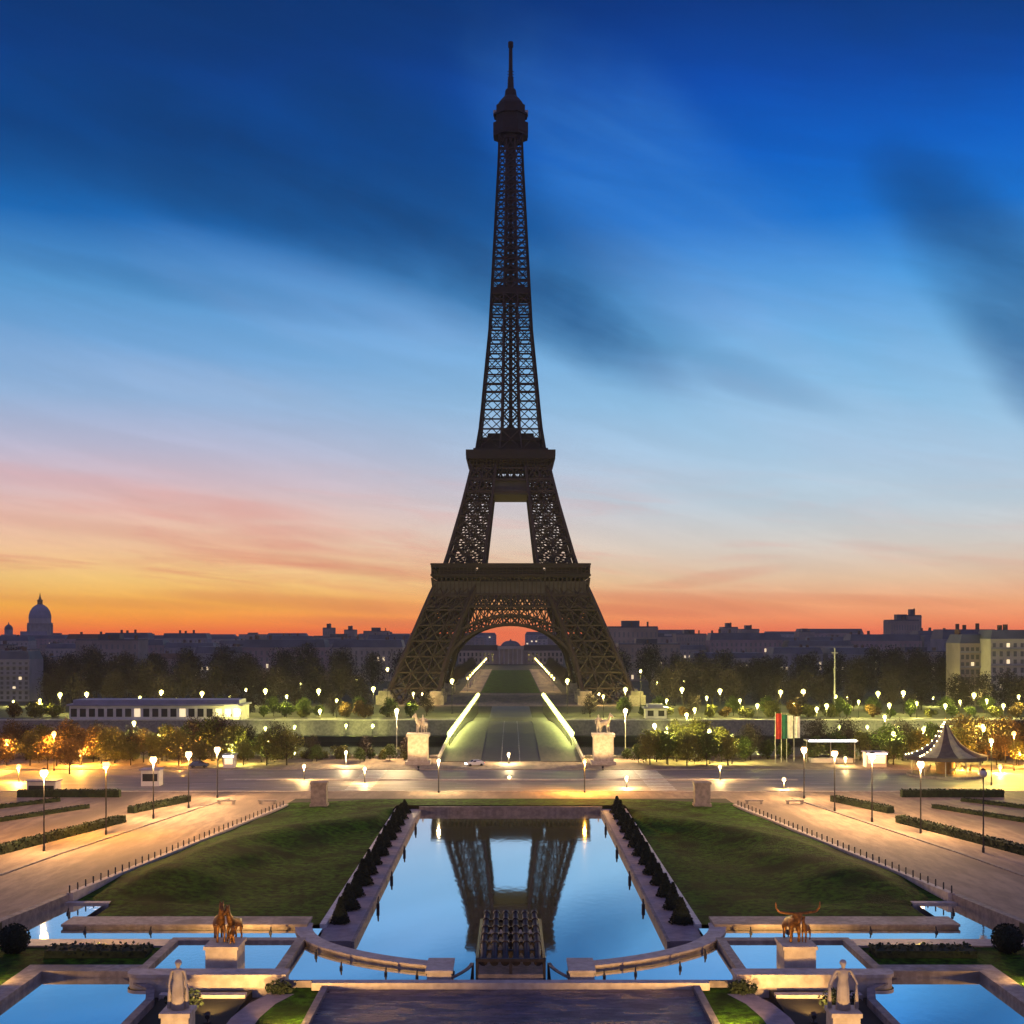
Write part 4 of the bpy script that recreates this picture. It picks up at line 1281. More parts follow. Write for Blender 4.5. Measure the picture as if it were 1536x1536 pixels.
# ------------------------------------------------------------------ ground beyond the river
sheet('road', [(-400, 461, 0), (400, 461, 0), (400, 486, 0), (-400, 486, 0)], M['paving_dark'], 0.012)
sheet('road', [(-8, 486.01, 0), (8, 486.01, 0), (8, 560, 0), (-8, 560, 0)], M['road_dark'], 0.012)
sheet('path', [(-56, 560.01, 0), (56, 560.01, 0), (56, 676, 0), (-56, 676, 0)], M['sand'], 0.012)
sheet('lawn', [(-15.5, 684, 0), (15.5, 684, 0), (15.5, 1090, 0), (-15.5, 1090, 0)], M['grass'], 0.02)
for s in (-1, 1):
    sheet('path', [(s * 16, 680, 0), (s * 27, 680, 0), (s * 27, 1120, 0), (s * 16, 1120, 0)], M['sand'], 0.016)
    # embankment
    b = MB()
    xa, xb = sx_(s, 17.6, 420)
    b.box(xa, xb, 456.5, 458.0, -6.5, 0.9)
    ew = b.build('embankment_wall', M['stone_grey'])
    tag(ew, f'pale stone embankment wall along the far river bank {S if False else SIDE[s]} of the bridge', 'wall')
    b = MB(); b.box(xa, xb, 456.3, 458.2, 0.9, 1.25); b.build('coping', M['stone_pale'], ew)
    b = MB(); xa, xb = sx_(s, 17.6, 300); b.box(xa, xb, 317.2, 318.2, -8, 1.9)
    tag(b.build('quay_parapet', M['stone_grey']), f'grey stone parapet along the near river bank {SIDE[s]} of the bridge', 'wall')

# bridge
br = thing('stone_bridge', 'broad stone bridge leading across the river to the tower', 'bridge', (0, 0, 0))
DK = [(309, 1.12), (318, 1.25), (340, 1.75), (385, 2.1), (430, 1.6), (458, 0.5), (464, 0.06)]
ys = [309, 318, 330, 340, 355, 370, 385, 400, 415, 430, 445, 458, 464]
def deck(name, x0, x1, up, th, m, kind=None):
    b = MB()
    vs = []
    for y in ys:
        z = interp(DK, y) + up
        vs += [(x0, y, z), (x1, y, z), (x1, y, z - th), (x0, y, z - th)]
    fs = []
    for j in range(len(ys) - 1):
        for k in range(4): fs.append((4 * j + k, 4 * j + (k + 1) % 4, 4 * j + 4 + (k + 1) % 4, 4 * j + 4 + k))
    fs += [(3, 2, 1, 0), tuple(4 * (len(ys) - 1) + k for k in range(4))]
    b.add(vs, [q[::-1] for q in fs])
    return b.build(name, m, br)
deck('roadway', -7.2, 7.2, 0.0, 0.9, M['road_dark'])
for s in (-1, 1):
    deck('footway', *sx_(s, 7.2, 17.0), 0.16, 1.0, M['paving_dark'])
    deck('parapet', *sx_(s, 17.003, 17.5), 1.15, 2.6, M['stone_pale'])
    b = MB()
    for y0, y1 in zip(ys, ys[1:]):
        for k in range(3):
            ya = y0 + (y1 - y0) * k / 3
            b.box(s * 2.2 - 0.07, s * 2.2 + 0.07, ya, ya + 2.2, interp(DK, ya) + 0.01, interp(DK, ya + 1) + 0.03)
    b.build('lane_marking', M['paint'], br)
for i in range(6):
    yc = 318 + 28 * i
    b = MB(); b.box(-16.5, 16.5, yc - 2.2, yc + 2.2, -8, -0.2 if i in (0, 5) else 0.2); b.build('bridge_pier', M['stone'], br)

# rearing warriors with horses on the near bridge corners
for s in (-1, 1):
    x = s * 21.6
    b = MB()
    b.box(x - 2.9, x + 2.9, 301.2, 306.8, 0.9, 1.9); b.box(x - 2.3, x + 2.3, 301.8, 306.2, 1.9, 7.6); b.box(x - 2.65, x + 2.65, 301.5, 306.5, 7.6, 8.3)
    tag(b.build('statue_pedestal', M['stone_pale']), f'tall lit stone pedestal at the {SIDE[s]} corner of the bridge', 'pedestal')
    t_ = thing('equestrian_statue', f'stone warrior standing beside his horse on the {SIDE[s]} bridge pedestal', 'statue', (x, 304, 8.3))
    hh = hm.copy(); hh.materials.clear(); hh.materials.append(M['stone_pale'])
    o = obj('horse', hh, t_, (0.5, 0.1, 0)); o.scale = (1.35,) * 3; o.rotation_euler = (0, 0, 0.9 * s)
    me = skin([[(0, 0, 0.95, 0.15), (0, 0, 1.28, 0.17), (0, 0, 1.45, 0.12), (0, 0, 1.53, 0.06), (0, 0, 1.68, 0.09), (0, 0, 1.77, 0.06)],
               [0, (0.1, 0, 0.8, 0.09), (0.13, -0.05, 0.45, 0.065), (0.14, 0, 0.05, 0.05)], [0, (-0.1, 0, 0.8, 0.09), (-0.12, 0.04, 0.45, 0.065), (-0.13, 0.05, 0.05, 0.05)],
               [1, (0.24, 0, 1.42, 0.06), (0.36, 0, 1.2, 0.05), (0.45, -0.1, 1.35, 0.04)], [1, (-0.24, 0, 1.42, 0.06), (-0.3, 0, 1.15, 0.05), (-0.3, -0.08, 0.9, 0.04)]])
    me.transform(Matrix.Scale(2.5, 4)); me.materials.append(M['stone_pale'])
    o = obj('warrior', me, t_, (-1.1 * s, -0.6, 0))
    fill_floodlight(f'small added floodlight at the foot of the {SIDE[s]} bridge pedestal', (s * 20.6, 290.5, 1.2), (x, 304, 9.5), 17000, (1.0, 0.66, 0.26), 60, 'added floodlights at the bridge statues')  # added spot, lifting the pedestals beyond the quay lamps' own light

# ------------------------------------------------------------------ lamps
def unit_pole(r):
    b = MB(); b.lathe([(r * 1.8, 0), (r * 1.6, 0.06), (r, 0.08), (r * 0.75, 1.0)], 8); return b.mesh('pole', M['post'])
POLE, POLE_THIN = unit_pole(0.11), unit_pole(0.085)
b = MB(); b.lathe([(0.11, 0), (0.10, 1.0)], 8); POLE_PALE = b.mesh('pole', M['pole_pale'])
GL, PL = {}, {}
def globe_mesh(r, m, sub):  # globes oversized to stand in for the glow and streaks around lamps
    k = (r, m, sub)
    if k not in GL:
        b = MB(); b.ico((0, 0, 0), r, sub); GL[k] = b.mesh('globe', M[m], True)
    return GL[k]
b = MB(); b.lathe([(0.5, 0.0), (0.28, 0.22), (0.06, 0.34)], 10); CAP = b.mesh('cap', M['post'])
def lamp(x, y, z0, z1, m, r, label, group, pole=None, sub=1, cap=False):
    t_ = thing('street_lamp', label, 'street lamp', (x, y, z0), 0, group)
    p = obj('pole', pole or POLE, t_); p.scale = (1, 1, max(0.3, z1 - z0 - r * 0.9))
    gl_ = obj('globe', globe_mesh(r, m, sub), t_, (0, 0, z1 - z0))
    kind = m.split('_')[1]
    if kind in LAMP:
        if kind not in PL:
            l = bpy.data.lights.new('lamp_light', 'POINT'); l.color = LAMP[kind][0]; l.energy = LAMP[kind][2]; l.shadow_soft_size = 0.12; PL[kind] = l
        lo = bpy.data.objects.new('lamp_light', PL[kind]); col.objects.link(lo); lo.parent = t_; lo.location = (0, -0.2, z1 - z0 - r - 0.25)
    if cap: obj('cap', CAP, gl_, (0, 0, r * 0.75)).scale = (r * 1.5,) * 3
    return t_
# path lamps, measured one by one
near = {-1: [(66, 1277, 1159, 'lamp_warm'), (159, 1252, 1147, 'lamp_orange'), (230, 1228, 1139, 'lamp_warm'), (283, 1212, 1131, 'lamp_warm'), (326, 1197, 1124, 'lamp_warm')],
        1: [(1475, 1279, 1160, 'lamp_off'), (1381, 1250, 1146, 'lamp_warm'), (1308, 1233, 1134, 'lamp_warm'), (1252, 1217, 1130, 'lamp_warm'), (1206, 1198, 1124, 'lamp_warm')]}
for s in (-1, 1):
    for i, (px, pb, pg, m) in enumerate(near[s]):
        x, y, z = on_ground(px, pb)
        look = {'lamp_warm': 'glowing warm white', 'lamp_orange': 'glowing orange', 'lamp_off': 'unlit'}[m]
        lamp(x, y, z, wz(pg, y), m, 0.58, f'{look} globe lamp in the row along the {SIDE[s]} path, {ORD[i]} from the foreground', 'globe lamps along the garden paths', sub=2, cap=True)
def ray_lamps(rows, r, group):
    for px, py, y, zb, m, label in rows:
        lamp(wx(px, y), y, zb, wz(py, y), m, r, label, group, sub=1)
ray_lamps([(658, 1141, 250, zg(250), 'lamp_white', 'slim post lamp on the pavement in front of the left bridge statue'),
           (877, 1141, 250, zg(250), 'lamp_orange', 'slim orange post lamp on the pavement before the right bridge statue'),
           (764, 1166, 272, 1.2, 'lamp_white', 'short white lamp on the island in the middle of the street'),
           (763, 1131, 305, 1.2, 'lamp_white', 'short white lamp where the bridge roadway begins'),
           (456, 1149, 271, 1.2, 'lamp_low', 'short warm lamp on the street island left of the basin'),
           (547, 1153, 266, 1.1, 'lamp_low', 'short warm lamp in the street left of the left pedestal'),
           (1080, 1150, 271, 1.2, 'lamp_low', 'short warm lamp on the street island right of the basin'),
           (1176, 1169, 256, 1.1, 'lamp_low', 'small warm lamp close to the near kerb right of the basin'),
           (940, 1166, 258, 1.1, 'lamp_low', 'small warm lamp on the street before the right pedestal'),
           (1268, 1137, 300, 1.2, 'lamp_low', 'small warm lamp between the white kiosk and the canopy')], 0.42, 'lamps on the street by the bridge')
for px, m, y, py, lab in ((595, 'lamp_tall', 316, 1066, 'tall white lamp on the near quay left of the left pedestal'), (938, 'lamp_tall', 316, 1066, 'tall white lamp on the near quay right of the right pedestal'),
                          (519, 'lamp_white', 300, 1128, 'pale post with a small white lamp on the left pavement')):
    lamp(wx(px, y), y, 1.1, wz(py, y), m, 0.62 if py < 1100 else 0.4, lab, 'white lamps on the near quay', POLE_PALE)
def lamp_rows(rows, y, zb, m, r, what, group):
    for s in (-1, 1):
        L = sorted([q for q in rows if (q[0] - CX) * s > 0], key=lambda q: abs(q[0] - CX))
        for i, (px, py) in enumerate(L):
            lamp(wx(px, y), y, zb, wz(py, y), m, r, f'{what}, {nth(i)} from the bridge on the {SIDE[s]}', group)
lamp_rows([(90, 1042), (130, 1041), (242, 1038), (303, 1040), (398, 1036), (478, 1036), (560, 1033), (938, 1034), (1023, 1034), (1080, 1036), (1171, 1038), (1205, 1037),
           (1317, 1040), (1355, 1039), (1461, 1042), (678, 1021), (851, 1021)], 508, 0, 'lamp_lime', 0.95, 'yellow-green lamp under the trees of the far bank', 'yellow-green lamps under the far trees')
lamp_rows([(264, 1048), (345, 1045), (369, 1034), (451, 1026), (581, 1003), (961, 1006), (1026, 1022), (1148, 1046), (1254, 1044), (1271, 1045), (1505, 1044), (20, 1052), (535, 1020),
           (1400, 1046), (985, 1024)], 560, 0, 'lamp_lime', 0.6, 'small yellow-green lamp deep among the far trees', 'small lamps deep among the far trees')
lamp_rows([(1042, 1064), (1136, 1058), (1225, 1063), (1240, 1058), (1334, 1057), (1418, 1058), (1505, 1058), (359, 1066), (480, 1066)], 466, 0, 'lamp_lime', 0.75,
          'yellow lamp on the far quay road', 'lamps on the far quay road')
lamp_rows([(442, 1090), (519, 1088), (559, 1088), (398, 1092), (1001, 1092), (1259, 1090), (1301, 1090), (1348, 1091), (1387, 1090), (1427, 1090)], 452.5, -6.0, 'lamp_wall', 0.62,
          'yellow-green lamp at the foot of the embankment wall', 'lamps at the foot of the embankment')
ray_lamps([(81, 1100, 290, 1.02, 'lamp_orange', 'orange street lamp among the trees at the far left'), (201, 1084, 315, 1.0, 'lamp_lime', 'bright yellow lamp above the left riverside trees'),
           (1327, 1075, 314, 1.0, 'lamp_lime', 'bright yellow lamp on the near quay right of the flags'), (1487, 1111, 262, 1.08, 'lamp_lime', 'bright yellow globe lamp right of the carousel'),
           (1474, 1089, 305, 1.0, 'lamp_lime', 'yellow lamp behind the carousel roof, right side'), (1521, 1100, 290, 1.02, 'lamp_orange', 'orange street lamp at the far right edge'),
           (28, 1150, 268, 1.05, 'lamp_orange', 'orange lamp low at the far left edge'), (1030, 1072, 325 - 10, 1.0, 'lamp_lime', 'yellow lamp inside the lit trees right of the bridge'),
           (982, 1088, 314, 1.0, 'lamp_lime', 'small yellow lamp among lit trees nearest the right pedestal'), (1440, 1140, 292, 1.0, 'lamp_orange', 'orange lamp behind the carousel platform'),
           (120, 1128, 300, 1.0, 'lamp_orange', 'orange lamp low among the left riverside trees'), (300, 1108, 312, 1.0, 'lamp_orange', 'orange lamp low behind the path lamps on the left'),
           (1500, 1150, 285, 1.0, 'lamp_orange', 'orange lamp by the trunks right of the carousel')], 0.52, 'lamps among the riverside trees')
ray_lamps([(152, 1112, 303, 1.0, 'lamp_orange', 'orange lamp between rust trees left of the second path lamp'), (238, 1104, 303, 1.0, 'lamp_lime', 'yellow lamp in the trees above the third left path lamp'),
           (272, 1116, 303, 1.0, 'lamp_orange', 'orange lamp low in the trees above the fourth left path lamp'), (347, 1118, 303, 1.0, 'lamp_lime', 'yellow lamp in the trees right of the last left path lamp'),
           (402, 1110, 303, 1.0, 'lamp_lime', 'yellow lamp in the low trees midway to the left pedestal'), (1000, 1100, 304, 1.0, 'lamp_lime', 'low yellow lamp in front of the lit trees by the right pedestal'),
           (1064, 1096, 304, 1.0, 'lamp_lime', 'low yellow lamp in front of the middle of the lit trees'), (1098, 1104, 304, 1.0, 'lamp_lime', 'low yellow lamp at the outer end of the lit trees'),
           (1340, 1100, 303, 1.0, 'lamp_lime', 'yellow lamp in the trees left of the carousel'), (1385, 1094, 303, 1.0, 'lamp_lime', 'yellow lamp in the trees just behind the carousel'),
           (10, 1112, 300, 1.0, 'lamp_orange', 'orange lamp among trees at the extreme left'), (1528, 1128, 300, 1.0, 'lamp_orange', 'orange lamp low at the extreme right')], 0.5, 'lamps among the riverside trees')
lamp_rows([(60, 1050), (165, 1052), (210, 1046), (430, 1044), (505, 1050), (620, 1040), (905, 1044), (1000, 1050), (1060, 1046), (1110, 1050), (1190, 1054), (1288, 1052), (1375, 1054), (1440, 1052), (1480, 1050), (1528, 1044)], 486, 0, 'lamp_lime', 0.6,
          'yellow-green lamp just behind the far quay road', 'lamps behind the far quay road')
# two dense rows of lamps over the bridge and the quay behind it
nb = 30
for s in (-1, 1):
    for i in range(nb):
        k = i / (nb - 1)
        y = 345 + 165 * k
        x = s * (16.2 - 3.4 * k)
        zb = interp(DK, y) + 0.16 if y < 464 else 0.02
        lamp(x, y, zb, 5.1 + 2.3 * k, 'lamp_bridge', 0.8, f'greenish-white lamp in the dense {SIDE[s]} row over the bridge, {nth(i)} from this bank', 'lamps lining the bridge', POLE_THIN)
for s in (-1, 1):
    for i in range(13):
        y = 700 + 44 * i
        lamp(s * 23.2, y, 0.02, 7.2, 'lamp_far', 0.7, f'amber lamp beside the lawn behind the tower, {SIDE[s]} row, {nth(i)} from the tower', 'amber lamps beside the park lawn', POLE_THIN)
for s in (-1, 1):
    lamp(s * 38.5, 566, 0.0, 5.2, 'lamp_low', 0.5, f'orange lamp at the foot of the {SIDE[s]} front leg of the tower', 'lamps at the tower feet')

# ------------------------------------------------------------------ trees
def tree_meshes(seed, H, W, leaf, n, size, lobes=9, trunk=0.35, bare=True):
    r = random.Random(seed)
    tb = MB()
    base = H * trunk
    tb.tube((0, 0, -0.3), (0.1, 0.05, base), 0.022 * H, 0.015 * H, 7)
    cb = MB()
    cs = []
    for k in range(lobes):
        a_ = 2 * PI * k / lobes * 1.618 * 2 + r.uniform(-0.4, 0.4)
        h = base + (H - base) * (0.12 + 0.72 * (k + 0.5) / lobes + r.uniform(-0.06, 0.06))
        rr = W * 0.5 * (0.62 if k < lobes - 2 else 0.22) * r.uniform(0.75, 1.1) * (1.05 - 0.45 * ((h - base) / (H - base)) ** 2)
        c = Vector((rr * math.cos(a_), rr * math.sin(a_), h))
        s_ = r.uniform(0.22, 0.34) * W
        cs.append((c, s_))
        p0 = Vector((0.1, 0.05, base * r.uniform(0.75, 1.0)))
        mid = p0.lerp(c, 0.5) + Vector((r.uniform(-1, 1), r.uniform(-1, 1), 0.6)) * 0.03 * H
        tb.tube(p0, mid, 0.011 * H, 0.007 * H, 5); tb.tube(mid, c, 0.007 * H, 0.003 * H, 5)
        if bare:
            for _ in range(7):
                e = c + Vector((r.gauss(0, 1), r.gauss(0, 1), r.gauss(0.4, 0.8))) * s_ * 0.55
                tb.tube(mid.lerp(c, r.uniform(0.3, 1)), e, 0.004 * H, 0.0012 * H, 4)
    for c, s_ in cs:
        m_ = int(n / lobes * (s_ / (0.28 * W)) ** 2)
        leafy(cb, c, (s_, s_, s_ * 0.85), m_, size, r, shell=0.35)
    leafy(cb, (0, 0, base + (H - base) * 0.5), (W * 0.36, W * 0.36, (H - base) * 0.42), n // 5, size, r, shell=0.1)
    return tb, cb
PROTO = {}
def tree_proto(key, crown_mat, trunk_mat, **kw):
    out = []
    for v in range(kw.pop('variants', 4)):
        tb, cb = tree_meshes(sum(ord(q) for q in key) * 17 + v * 101, **kw)
        out.append((tb.mesh('trunk', M[trunk_mat]), cb.mesh('crown', M[crown_mat])))
    PROTO[key] = out
tree_proto('dark', 'twig', 'bark', H=22, W=16, leaf=0, n=2300, size=0.40, lobes=13, trunk=0.15, variants=5)
tree_proto('olive', 'leaf_olive', 'bark', H=9.5, W=8.0, leaf=0, n=2200, size=0.24, lobes=9, trunk=0.25, variants=3)
tree_proto('rust', 'leaf_rust', 'bark', H=9.5, W=7.5, leaf=0, n=1500, size=0.24, lobes=9, trunk=0.3, variants=3)
tree_proto('green', 'leaf_green', 'bark', H=8.5, W=7.5, leaf=0, n=2000, size=0.24, lobes=8, trunk=0.22, variants=3)
def shrub_meshes(seed, m):
    r = random.Random(seed); cb = MB(); tb = MB()
    for k in range(6):
        a_ = r.uniform(0, 6.28); d_ = r.uniform(0.2, 1.5)
        c = (d_ * math.cos(a_), d_ * math.sin(a_), r.uniform(1.0, 2.6))
        leafy(cb, c, (r.uniform(1, 1.6), r.uniform(1, 1.6), r.uniform(0.9, 1.3)), 260, 0.2, r, shell=0.35)
        tb.tube((0, 0, -0.2), c, 0.09, 0.03, 5)
    return tb.mesh('stem', M['bark']), cb.mesh('foliage', M[m])
PROTO['shrub'] = [shrub_meshes(31 + k, m) for k, m in enumerate(('leaf_olive', 'leaf_green', 'leaf_rust', 'leaf_olive'))]
rt = random.Random(21)
def tree(key, x, y, z, sc_, label, group, sz=None, name='tree'):
    tm, cm = rt.choice(PROTO[key])
    t_ = thing(name, label, 'tree', (x, y, z), rt.uniform(0, 6.28), group)
    t_.scale = (sc_, sc_, sz or sc_)
    obj('trunk', tm, t_); obj('crown', cm, t_)
    return t_
# bare dark trees massed on the far bank and in the park, row by row
ROWN = ['front', 'second', 'third', 'rear']
for ri, (y, step, hs, x0) in enumerate(((528, 13.0, 0.78, 62), (578, 13.5, 0.93, 76), (640, 14.5, 1.04, 84), (730, 16, 1.10, 60))):
    for s in (-1, 1):
        lim = 800 / F * y
        x, i = x0, 0
        while x < lim:
            pxx = CX + s * x * F / y
            k = hs * rt.uniform(0.86, 1.1)
            if s > 0 and 1105 < pxx < 1285: k *= 0.82
            if s < 0 and 330 < pxx < 360 and ri < 2: k *= 0.7
            if not (s > 0 and pxx > 1436 and ri < 1) and not (s < 0 and pxx < 52 and ri < 2):
                tree('dark', s * x, y + rt.uniform(-9, 9), 0, k, f'bare dark tree in the {ROWN[ri]} row {SIDE[s]} of the tower, {nth(i)} from the tower',
                     f'bare dark trees massed {SIDE[s]} of the tower', k * rt.uniform(0.92, 1.06))
                i += 1
            x += step * rt.uniform(0.8, 1.2)
for i, (px, y, k) in enumerate(((1448, 520, 0.62), (1476, 512, 0.75), (1512, 516, 0.8), (1532, 508, 0.7))):
    tree('dark', wx(px, y), y, 0, k, f'bare tree before the large house at the right edge, {nth(i)} from the left', 'trees before the right edge houses')
for s in (-1, 1):
    for i in range(11):
        y = 705 + 42 * i
        tree('dark', s * (33 + rt.uniform(-1, 1)), y, 0, 0.5, f'small bare tree lining the lawn behind the tower, {SIDE[s]} row, {nth(i)} from the tower', 'small trees lining the park lawn')
# low trees on the far quay, lit from the lamps beneath
for s in (-1, 1):
    i = 0
    for px in ([640, 585, 540, 500, 455, 410, 372, 330] if s < 0 else [885, 935, 990, 1040, 1100, 1150, 1200, 1260, 1310, 1365, 1420, 1480]):
        y = 492 + rt.uniform(-5, 5)
        tree('green' if i % 3 else 'dark', wx(px, y), y, 0, 0.9 if i % 3 else 0.42, f'low tree on the far quay, {nth(i)} {SIDE[s]} from the bridge', f'low trees on the far quay {SIDE[s]} of the bridge')
        i += 1
# riverside trees on the near bank
near_trees = {-1: [(20, 'rust', 1.0), (62, 'olive', 0.95), (104, 'rust', 1.05), (140, 'rust', 0.9), (172, 'olive', 0.9), (215, 'rust', 0.85), (250, 'olive', 0.95), (285, 'green', 1.15), (318, 'green', 1.25), (352, 'olive', 1.0), (392, 'green', 0.8), (430, 'green', 0.55), (475, 'green', 0.5), (540, 'green', 0.45), (585, 'green', 0.5)],
              1: [(958, 'green', 0.55), (985, 'olive', 0.85), (1015, 'olive', 1.05), (1048, 'olive', 1.1), (1082, 'olive', 0.9), (1118, 'green', 0.7), (1222, 'green', 0.75), (1255, 'green', 0.85), (1290, 'olive', 0.8), (1330, 'green', 1.1), (1362, 'green', 0.95), (1398, 'green', 1.1), (1445, 'rust', 1.25), (1475, 'rust', 1.15), (1508, 'rust', 1.2), (1535, 'rust', 1.0)]}
for s in (-1, 1):
    for i, px in enumerate([612, 548, 470, 415, 372, 330, 290, 246, 200, 148, 96, 40] if s < 0 else [968, 1010, 1072, 1126, 1226, 1268, 1312, 1352, 1404, 1462, 1498, 1530]):
        k = rt.uniform(0.36, 0.5) if i > 2 else rt.uniform(0.22, 0.3)
        tree('dark', wx(px, 313), 313 + rt.uniform(-2, 1), 1.0, k, f'bare dark twiggy tree on the near bank, {nth(i)} {SIDE[s]} of the bridge', 'bare trees on the near river bank', k * rt.uniform(0.9, 1.1))
KD = {'rust': 'rust-coloured', 'olive': 'lit yellow-green', 'green': 'dark green'}
for s in (-1, 1):
    L = sorted(near_trees[s], key=lambda q: abs(q[0] - CX))
    for i, (px, key, k) in enumerate(L):
        y = rt.uniform(306, 314)
        tree(key, wx(px, y), y, 1.0, k, f'{KD[key]} tree on the near river bank, {nth(i)} {SIDE[s]} of the bridge', 'trees along the near river bank')
for s in (-1, 1):
    for i, (x, y) in enumerate(((112, 284), (122, 272), (104, 292), (131, 287), (96, 283)) if s < 0 else ((118, 277), (127, 285), (133, 270))):
        tree('rust', s * x, y, 1.05, 0.8, f'small rust-coloured tree beyond the {SIDE[s]} end of the path, {nth(i)} of a loose group', f'small trees beyond the {SIDE[s]} path')

def shrub(x, y, z, k, label, group, mi=None):
    i = rt.randrange(4) if mi is None else mi
    tm, cm = PROTO['shrub'][i]
    t_ = thing('shrub', label, 'shrub', (x, y, z), rt.uniform(0, 6.28), group)
    t_.scale = (k, k, k * rt.uniform(0.85, 1.15))
    obj('stem', tm, t_); obj('foliage', cm, t_)
for s in (-1, 1):
    pxs = [p for p in range(610, 0, -31)] if s < 0 else [p for p in range(935, 1545, 31)]
    for i, px in enumerate(pxs):
        shrub(wx(px + rt.uniform(-8, 8), 315), 315.2 + rt.uniform(-0.8, 0.8), 1.0, rt.uniform(0.7, 1.25), f'bushy shrub along the near quay parapet, {nth(i)} {SIDE[s]} of the bridge', 'shrubs along the near quay')
        shrub(wx(px + rt.uniform(-8, 8), 488), 488 + rt.uniform(-2, 2), 0.0, rt.uniform(1.1, 1.9), f'bushy shrub behind the far quay road, {nth(i)} {SIDE[s]} of the bridge', 'shrubs behind the far quay road')
for s in (-1, 1):
    pxs = [430, 400, 365, 335, 300, 268, 232, 196, 158, 122, 85, 45, 10] if s < 0 else [975, 1002, 1030, 1060, 1092, 1340, 1375, 1440, 1470, 1495, 1525]
    for i, px in enumerate(pxs):
        y = 301 + rt.uniform(-1.5, 1.5)
        key = rt.choice(('rust', 'olive', 'olive')) if px < 330 or px > 1430 else rt.choice(('olive', 'green', 'olive'))
        tree(key, wx(px, y), y, 1.05, rt.uniform(0.6, 0.95), f'{KD[key]} street tree in front of the quay trees, {nth(i)} {SIDE[s]} of the bridge', 'street trees before the quay')

# ------------------------------------------------------------------ riverside buildings and stalls
def pavilion(label, x0, x1, y, d, z0, z1, wm, rm):
    t_ = thing('riverside_pavilion', label, 'pavilion', ((x0 + x1) / 2, y, z0))
    w = (x1 - x0) / 2; h = z1 - z0
    b = MB(); b.box(-w, w, 0, d, 0, h * 0.72); b.build('wall', M[wm], t_)
    b = MB(); b.box(-w - 0.8, w + 0.8, -0.8, d + 0.8, h * 0.72, h * 0.80); b.box(-w + 1, w - 1, 1, d - 1, h * 0.80, h); b.build('roof', M[rm], t_)
    n = int(w * 2 / 3.2)
    b = MB(); b.box(-1.1, 1.1, -0.05, -0.003, h * 0.18, h * 0.58); wme = b.mesh('window', M['glass_dark'])
    wlit = b.mesh('lit_window', M['window_lit']); rw = random.Random(n)
    for k in range(n): obj('window', wlit if rw.random() < 0.22 else wme, t_, (-w + (k + 0.5) * 2 * w / n, 0, 0))
    return t_
pavilion('long low pale pavilion with a violet flat roof on the far left bank', wx(104, 470), wx(362, 470), 470, 14, 0.0, 7.4, 'plaster', 'purple_roof')
pavilion('short pale pavilion on the far bank just right of the tower foot', wx(968, 480), wx(1000, 480), 480, 8, 0.0, 5.2, 'plaster', 'purple_roof')
def kiosk(label, x, y, w, h, d=3.0, lit=True):
    t_ = thing('kiosk', label, 'kiosk', (x, y, zg(y)), 0, 'small kiosks by the street')
    b = MB(); b.box(-w / 2, w / 2, -d / 2, d / 2, 0, h); b.build('wall', M['plaster'], t_)
    b = MB(); b.box(-w / 2 - 0.3, w / 2 + 0.3, -d / 2 - 0.5, d / 2 + 0.3, h, h + 0.25); b.build('roof', M['purple_roof'], t_)
    b = MB(); b.box(-w / 2 + 0.3, w / 2 - 0.3, -d / 2 - 0.06, -d / 2 - 0.003, 1.0, h - 0.7); b.build('hatch', M['window_lit'] if lit else M['glass_dark'], t_)
    if lit:
        b = MB(); b.box(-w / 2, w / 2, -d / 2 - 0.49, -d / 2 - 0.40, h - 0.35, h - 0.003); b.build('lit_fascia', M['tube_white'], t_)
for (px, py, y, w, h, lit, lab) in ((1312, 1150, 298, 4.6, 3.4, True, 'small kiosk with a white lit front right of the canopy'), (228, 1168, 262, 3.6, 3.2, False, 'small pale kiosk behind the third lamp of the left path'),
                                    (66, 1187, 247, 5.4, 2.6, False, 'low pale kiosk behind the nearest lamp of the left path'), (345, 1150, 296, 2.4, 3.0, True, 'narrow lit kiosk behind the last left path lamp')):
    kiosk(lab, wx(px, y), y, w, h, 3.0, lit)
t_ = thing('market_canopy', 'long flat canopy edged with a white light tube right of the flags', 'canopy', (wx(1246, 308), 308, 1.0))
b = MB(); b.box(-6, 6, -2, 2, 5.2, 5.5); b.build('roof', M['plaster'], t_)
b = MB(); b.box(-5.6, 5.6, -2.2, -2.003, 5.15, 5.6); b.build('light_tube', M['tube_white'], t_)
for x in (-5.7, 0, 5.7):
    b = MB(); b.tube((x, 0, 0), (x, 0, 5.2), 0.12, 0.12, 6); b.build('post', M['pole_pale'], t_)
b = MB(); b.box(-5, 5, -1.2, 1.2, 0, 1.2); b.build('counter', M['plaster'], t_)
